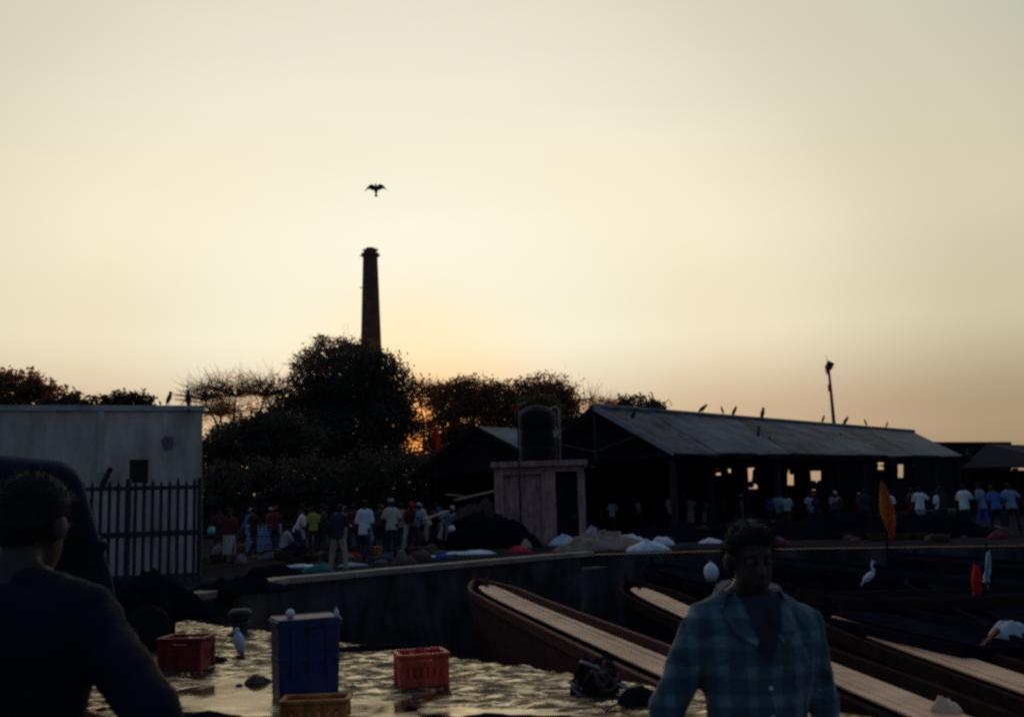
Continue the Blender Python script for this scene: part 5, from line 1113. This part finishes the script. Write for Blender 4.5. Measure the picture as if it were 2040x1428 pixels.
# market clutter: baskets, bundles and boxes nobody could tell apart in this light
rnd = random.Random(77)
bk_ = MB(); bk_.lathe((0, 0, 0), [(.20, 0), (.24, .06), (.29, .2), (.30, .22), (.27, .22), (.22, .08), (.01, .05)], 18); bk_me = bk_.mesh('basket'); bk_me.materials.append(net_br)
dim = [net, net_br, cl('dim_blue', (.05, .07, .12)), cl('dim_brown', (.09, .06, .045)), cl('dim_grey', (.14, .15, .16)), cl('dim_red', (.15, .03, .03))]
for zone, n_, lab, gr in (((415, 1096, 880, 1125), 26, 'dim bundle in the clutter among the crowd left of the kiosk', 'bundles among the crowd'), ((1190, 1058, 2030, 1078), 34, 'dim bundle in the clutter before the long shed', 'bundles before the long shed'), ((1180, 1080, 1560, 1096), 12, 'dim bundle near the quay lip right of the kiosk', 'bundles near the quay lip')):
    for k_ in range(n_):
        px = rnd.uniform(zone[0], zone[2]); py = rnd.uniform(zone[1], zone[3]); p = fq_(px, py); r_ = rnd.uniform(.13, .30)
        o = heap('market_bundle', (p.x, p.y, QZ), r_ * rnd.uniform(.8, 1.5), r_, r_ * rnd.uniform(.5, 1.2), rnd.choice(dim), 300 + k_, .35, rz=rnd.uniform(0, 6), n=20); tag(o, lab, 'bundle', gr)
for zone, n_, lab, gr in (((430, 1100, 860, 1122), 12, 'round dark basket set down among the crowd', 'baskets among the crowd'), ((1200, 1060, 2000, 1080), 12, 'round dark basket set down before the long shed', 'baskets before the long shed')):
    for k_ in range(n_):
        p = fq_(rnd.uniform(zone[0], zone[2]), rnd.uniform(zone[1], zone[3])); o = bpy.data.objects.new('basket', bk_me); COL.objects.link(o); o.location = (p.x, p.y, QZ); o.rotation_euler = (rnd.uniform(-.1, .1), 0, rnd.uniform(0, 6)); o.scale = (1, 1, rnd.uniform(.8, 1.3)); tag(o, lab, 'basket', gr)
for k_, (px, py) in enumerate(((1232, 1082), (1322, 1086), (1360, 1072), (1478, 1080), (1585, 1068), (1640, 1072), (1905, 1070), (1755, 1070))):
    p = fq_(px, py); o = heap('market_bundle', (p.x, p.y, QZ), rnd.uniform(.2, .4), .22, rnd.uniform(.2, .45), sheet_w if k_ % 3 else greyc, 400 + k_, .4, rz=rnd.uniform(0, 3), n=22); tag(o, 'small pale bundle in the clutter between kiosk and right edge', 'bundle', 'pale bundles right of the kiosk')
# planks and poles leaning on the brown piles
rnd = random.Random(3)
for i, (ax_, ay_, bx_, by_, lab) in enumerate(((890, 985, 920, 988, 'pale plank end on the brown net pile'), (905, 996, 985, 978, 'long plank leaning over the brown net pile'), (845, 1035, 892, 1018, 'pole held low beside the brown net pile'))):
    Y_ = 33 if i < 2 else 30; a = at(ax_, ay_, Y_); c_ = at(bx_, by_, Y_ + .8); g_ = MB().beam(a, c_, .16, .05)
    o = g_.build('plank', mat('bleached_wood', (.34, .25, .17), .85, .3, 6, .1), None); tag(o, lab, 'plank')
# round white floats
for i, (px, py, r, Y_, lab) in enumerate(((900, 1053, .10, 30.5, 'white ball float on the dark net mound'),)):
    p = at(px, py, Y_); o = MB().ell((0, 0, 0), (r, r, r), 16, 12).build('float_ball', white_pl if i == 0 else mat('green_float', (.2, .5, .38), .5, .1, 5, .3), None, True, p); tag(o, lab, 'float')
p = at(421, 1057, 26.6); fl_ = thing('hanging_float', 'pale green float hung by a rope at the corner of the pale building', 'float', p)
MB().ell((0, 0, 0), (.10, .10, .11), 16, 12).build('ball', mat('green_float', (.2, .5, .38), .5, .1, 5, .3), fl_, True); MB().tube([(0, 0, .1), (.01, 0, .7), (0, 0, 1.3)], .012, 6).build('rope', net_br, fl_); MB().beam((.03, 0, 1.3), (cR.x - p.x - .1, cR.y - p.y + .4, 1.3), .04, .04).build('bracket', iron, fl_)
# drum and bag on the boats
p = hp(1418, 1160, -.1); fb = thing('white_buoy', 'round white buoy on the boat left of the checked-shirt man', 'buoy', p)
MB().ell((0, 0, .2), (.15, .15, .19), 18, 12).build('body', white_pl, fb, True); MB().lathe((0, 0, .36), [(.03, 0), (.03, .05), (.015, .06)], 10).build('eye', white_pl, fb)
p = hp(1733, 1181, -.02); egret(p + V3(0, 0, .0), -.3, 'white egret standing on the pale rail of a dark boat', .68)
p = hp(2012, 1262, -.2); o = heap('cloth_bundle', (p.x, p.y, -.25), .28, .25, .2, greyc, 91, .35); tag(o, 'pale cloth bundle on the boat at the right edge', 'cloth')
p = hp(1892, 1415, -.3); o = heap('glint_lump', (p.x, p.y + .1, -.35), .13, .1, .15, mat('glint_cream', (.85, .70, .45), .25, .2, 9, .5, trans=.4), 92, .45, freq=3); tag(o, 'added cream lump standing in for a bright glint between the sandy decks', 'plastic')  # cream lump added in place of a warm glint between the boats
p = hp(1955, 1290, -.25); o = MB().beam(p, p + V3(.5, .6, .12), .05, .05).build('oar', gun_red, None); tag(o, 'red oar lying on the boat below the red flag', 'oar')
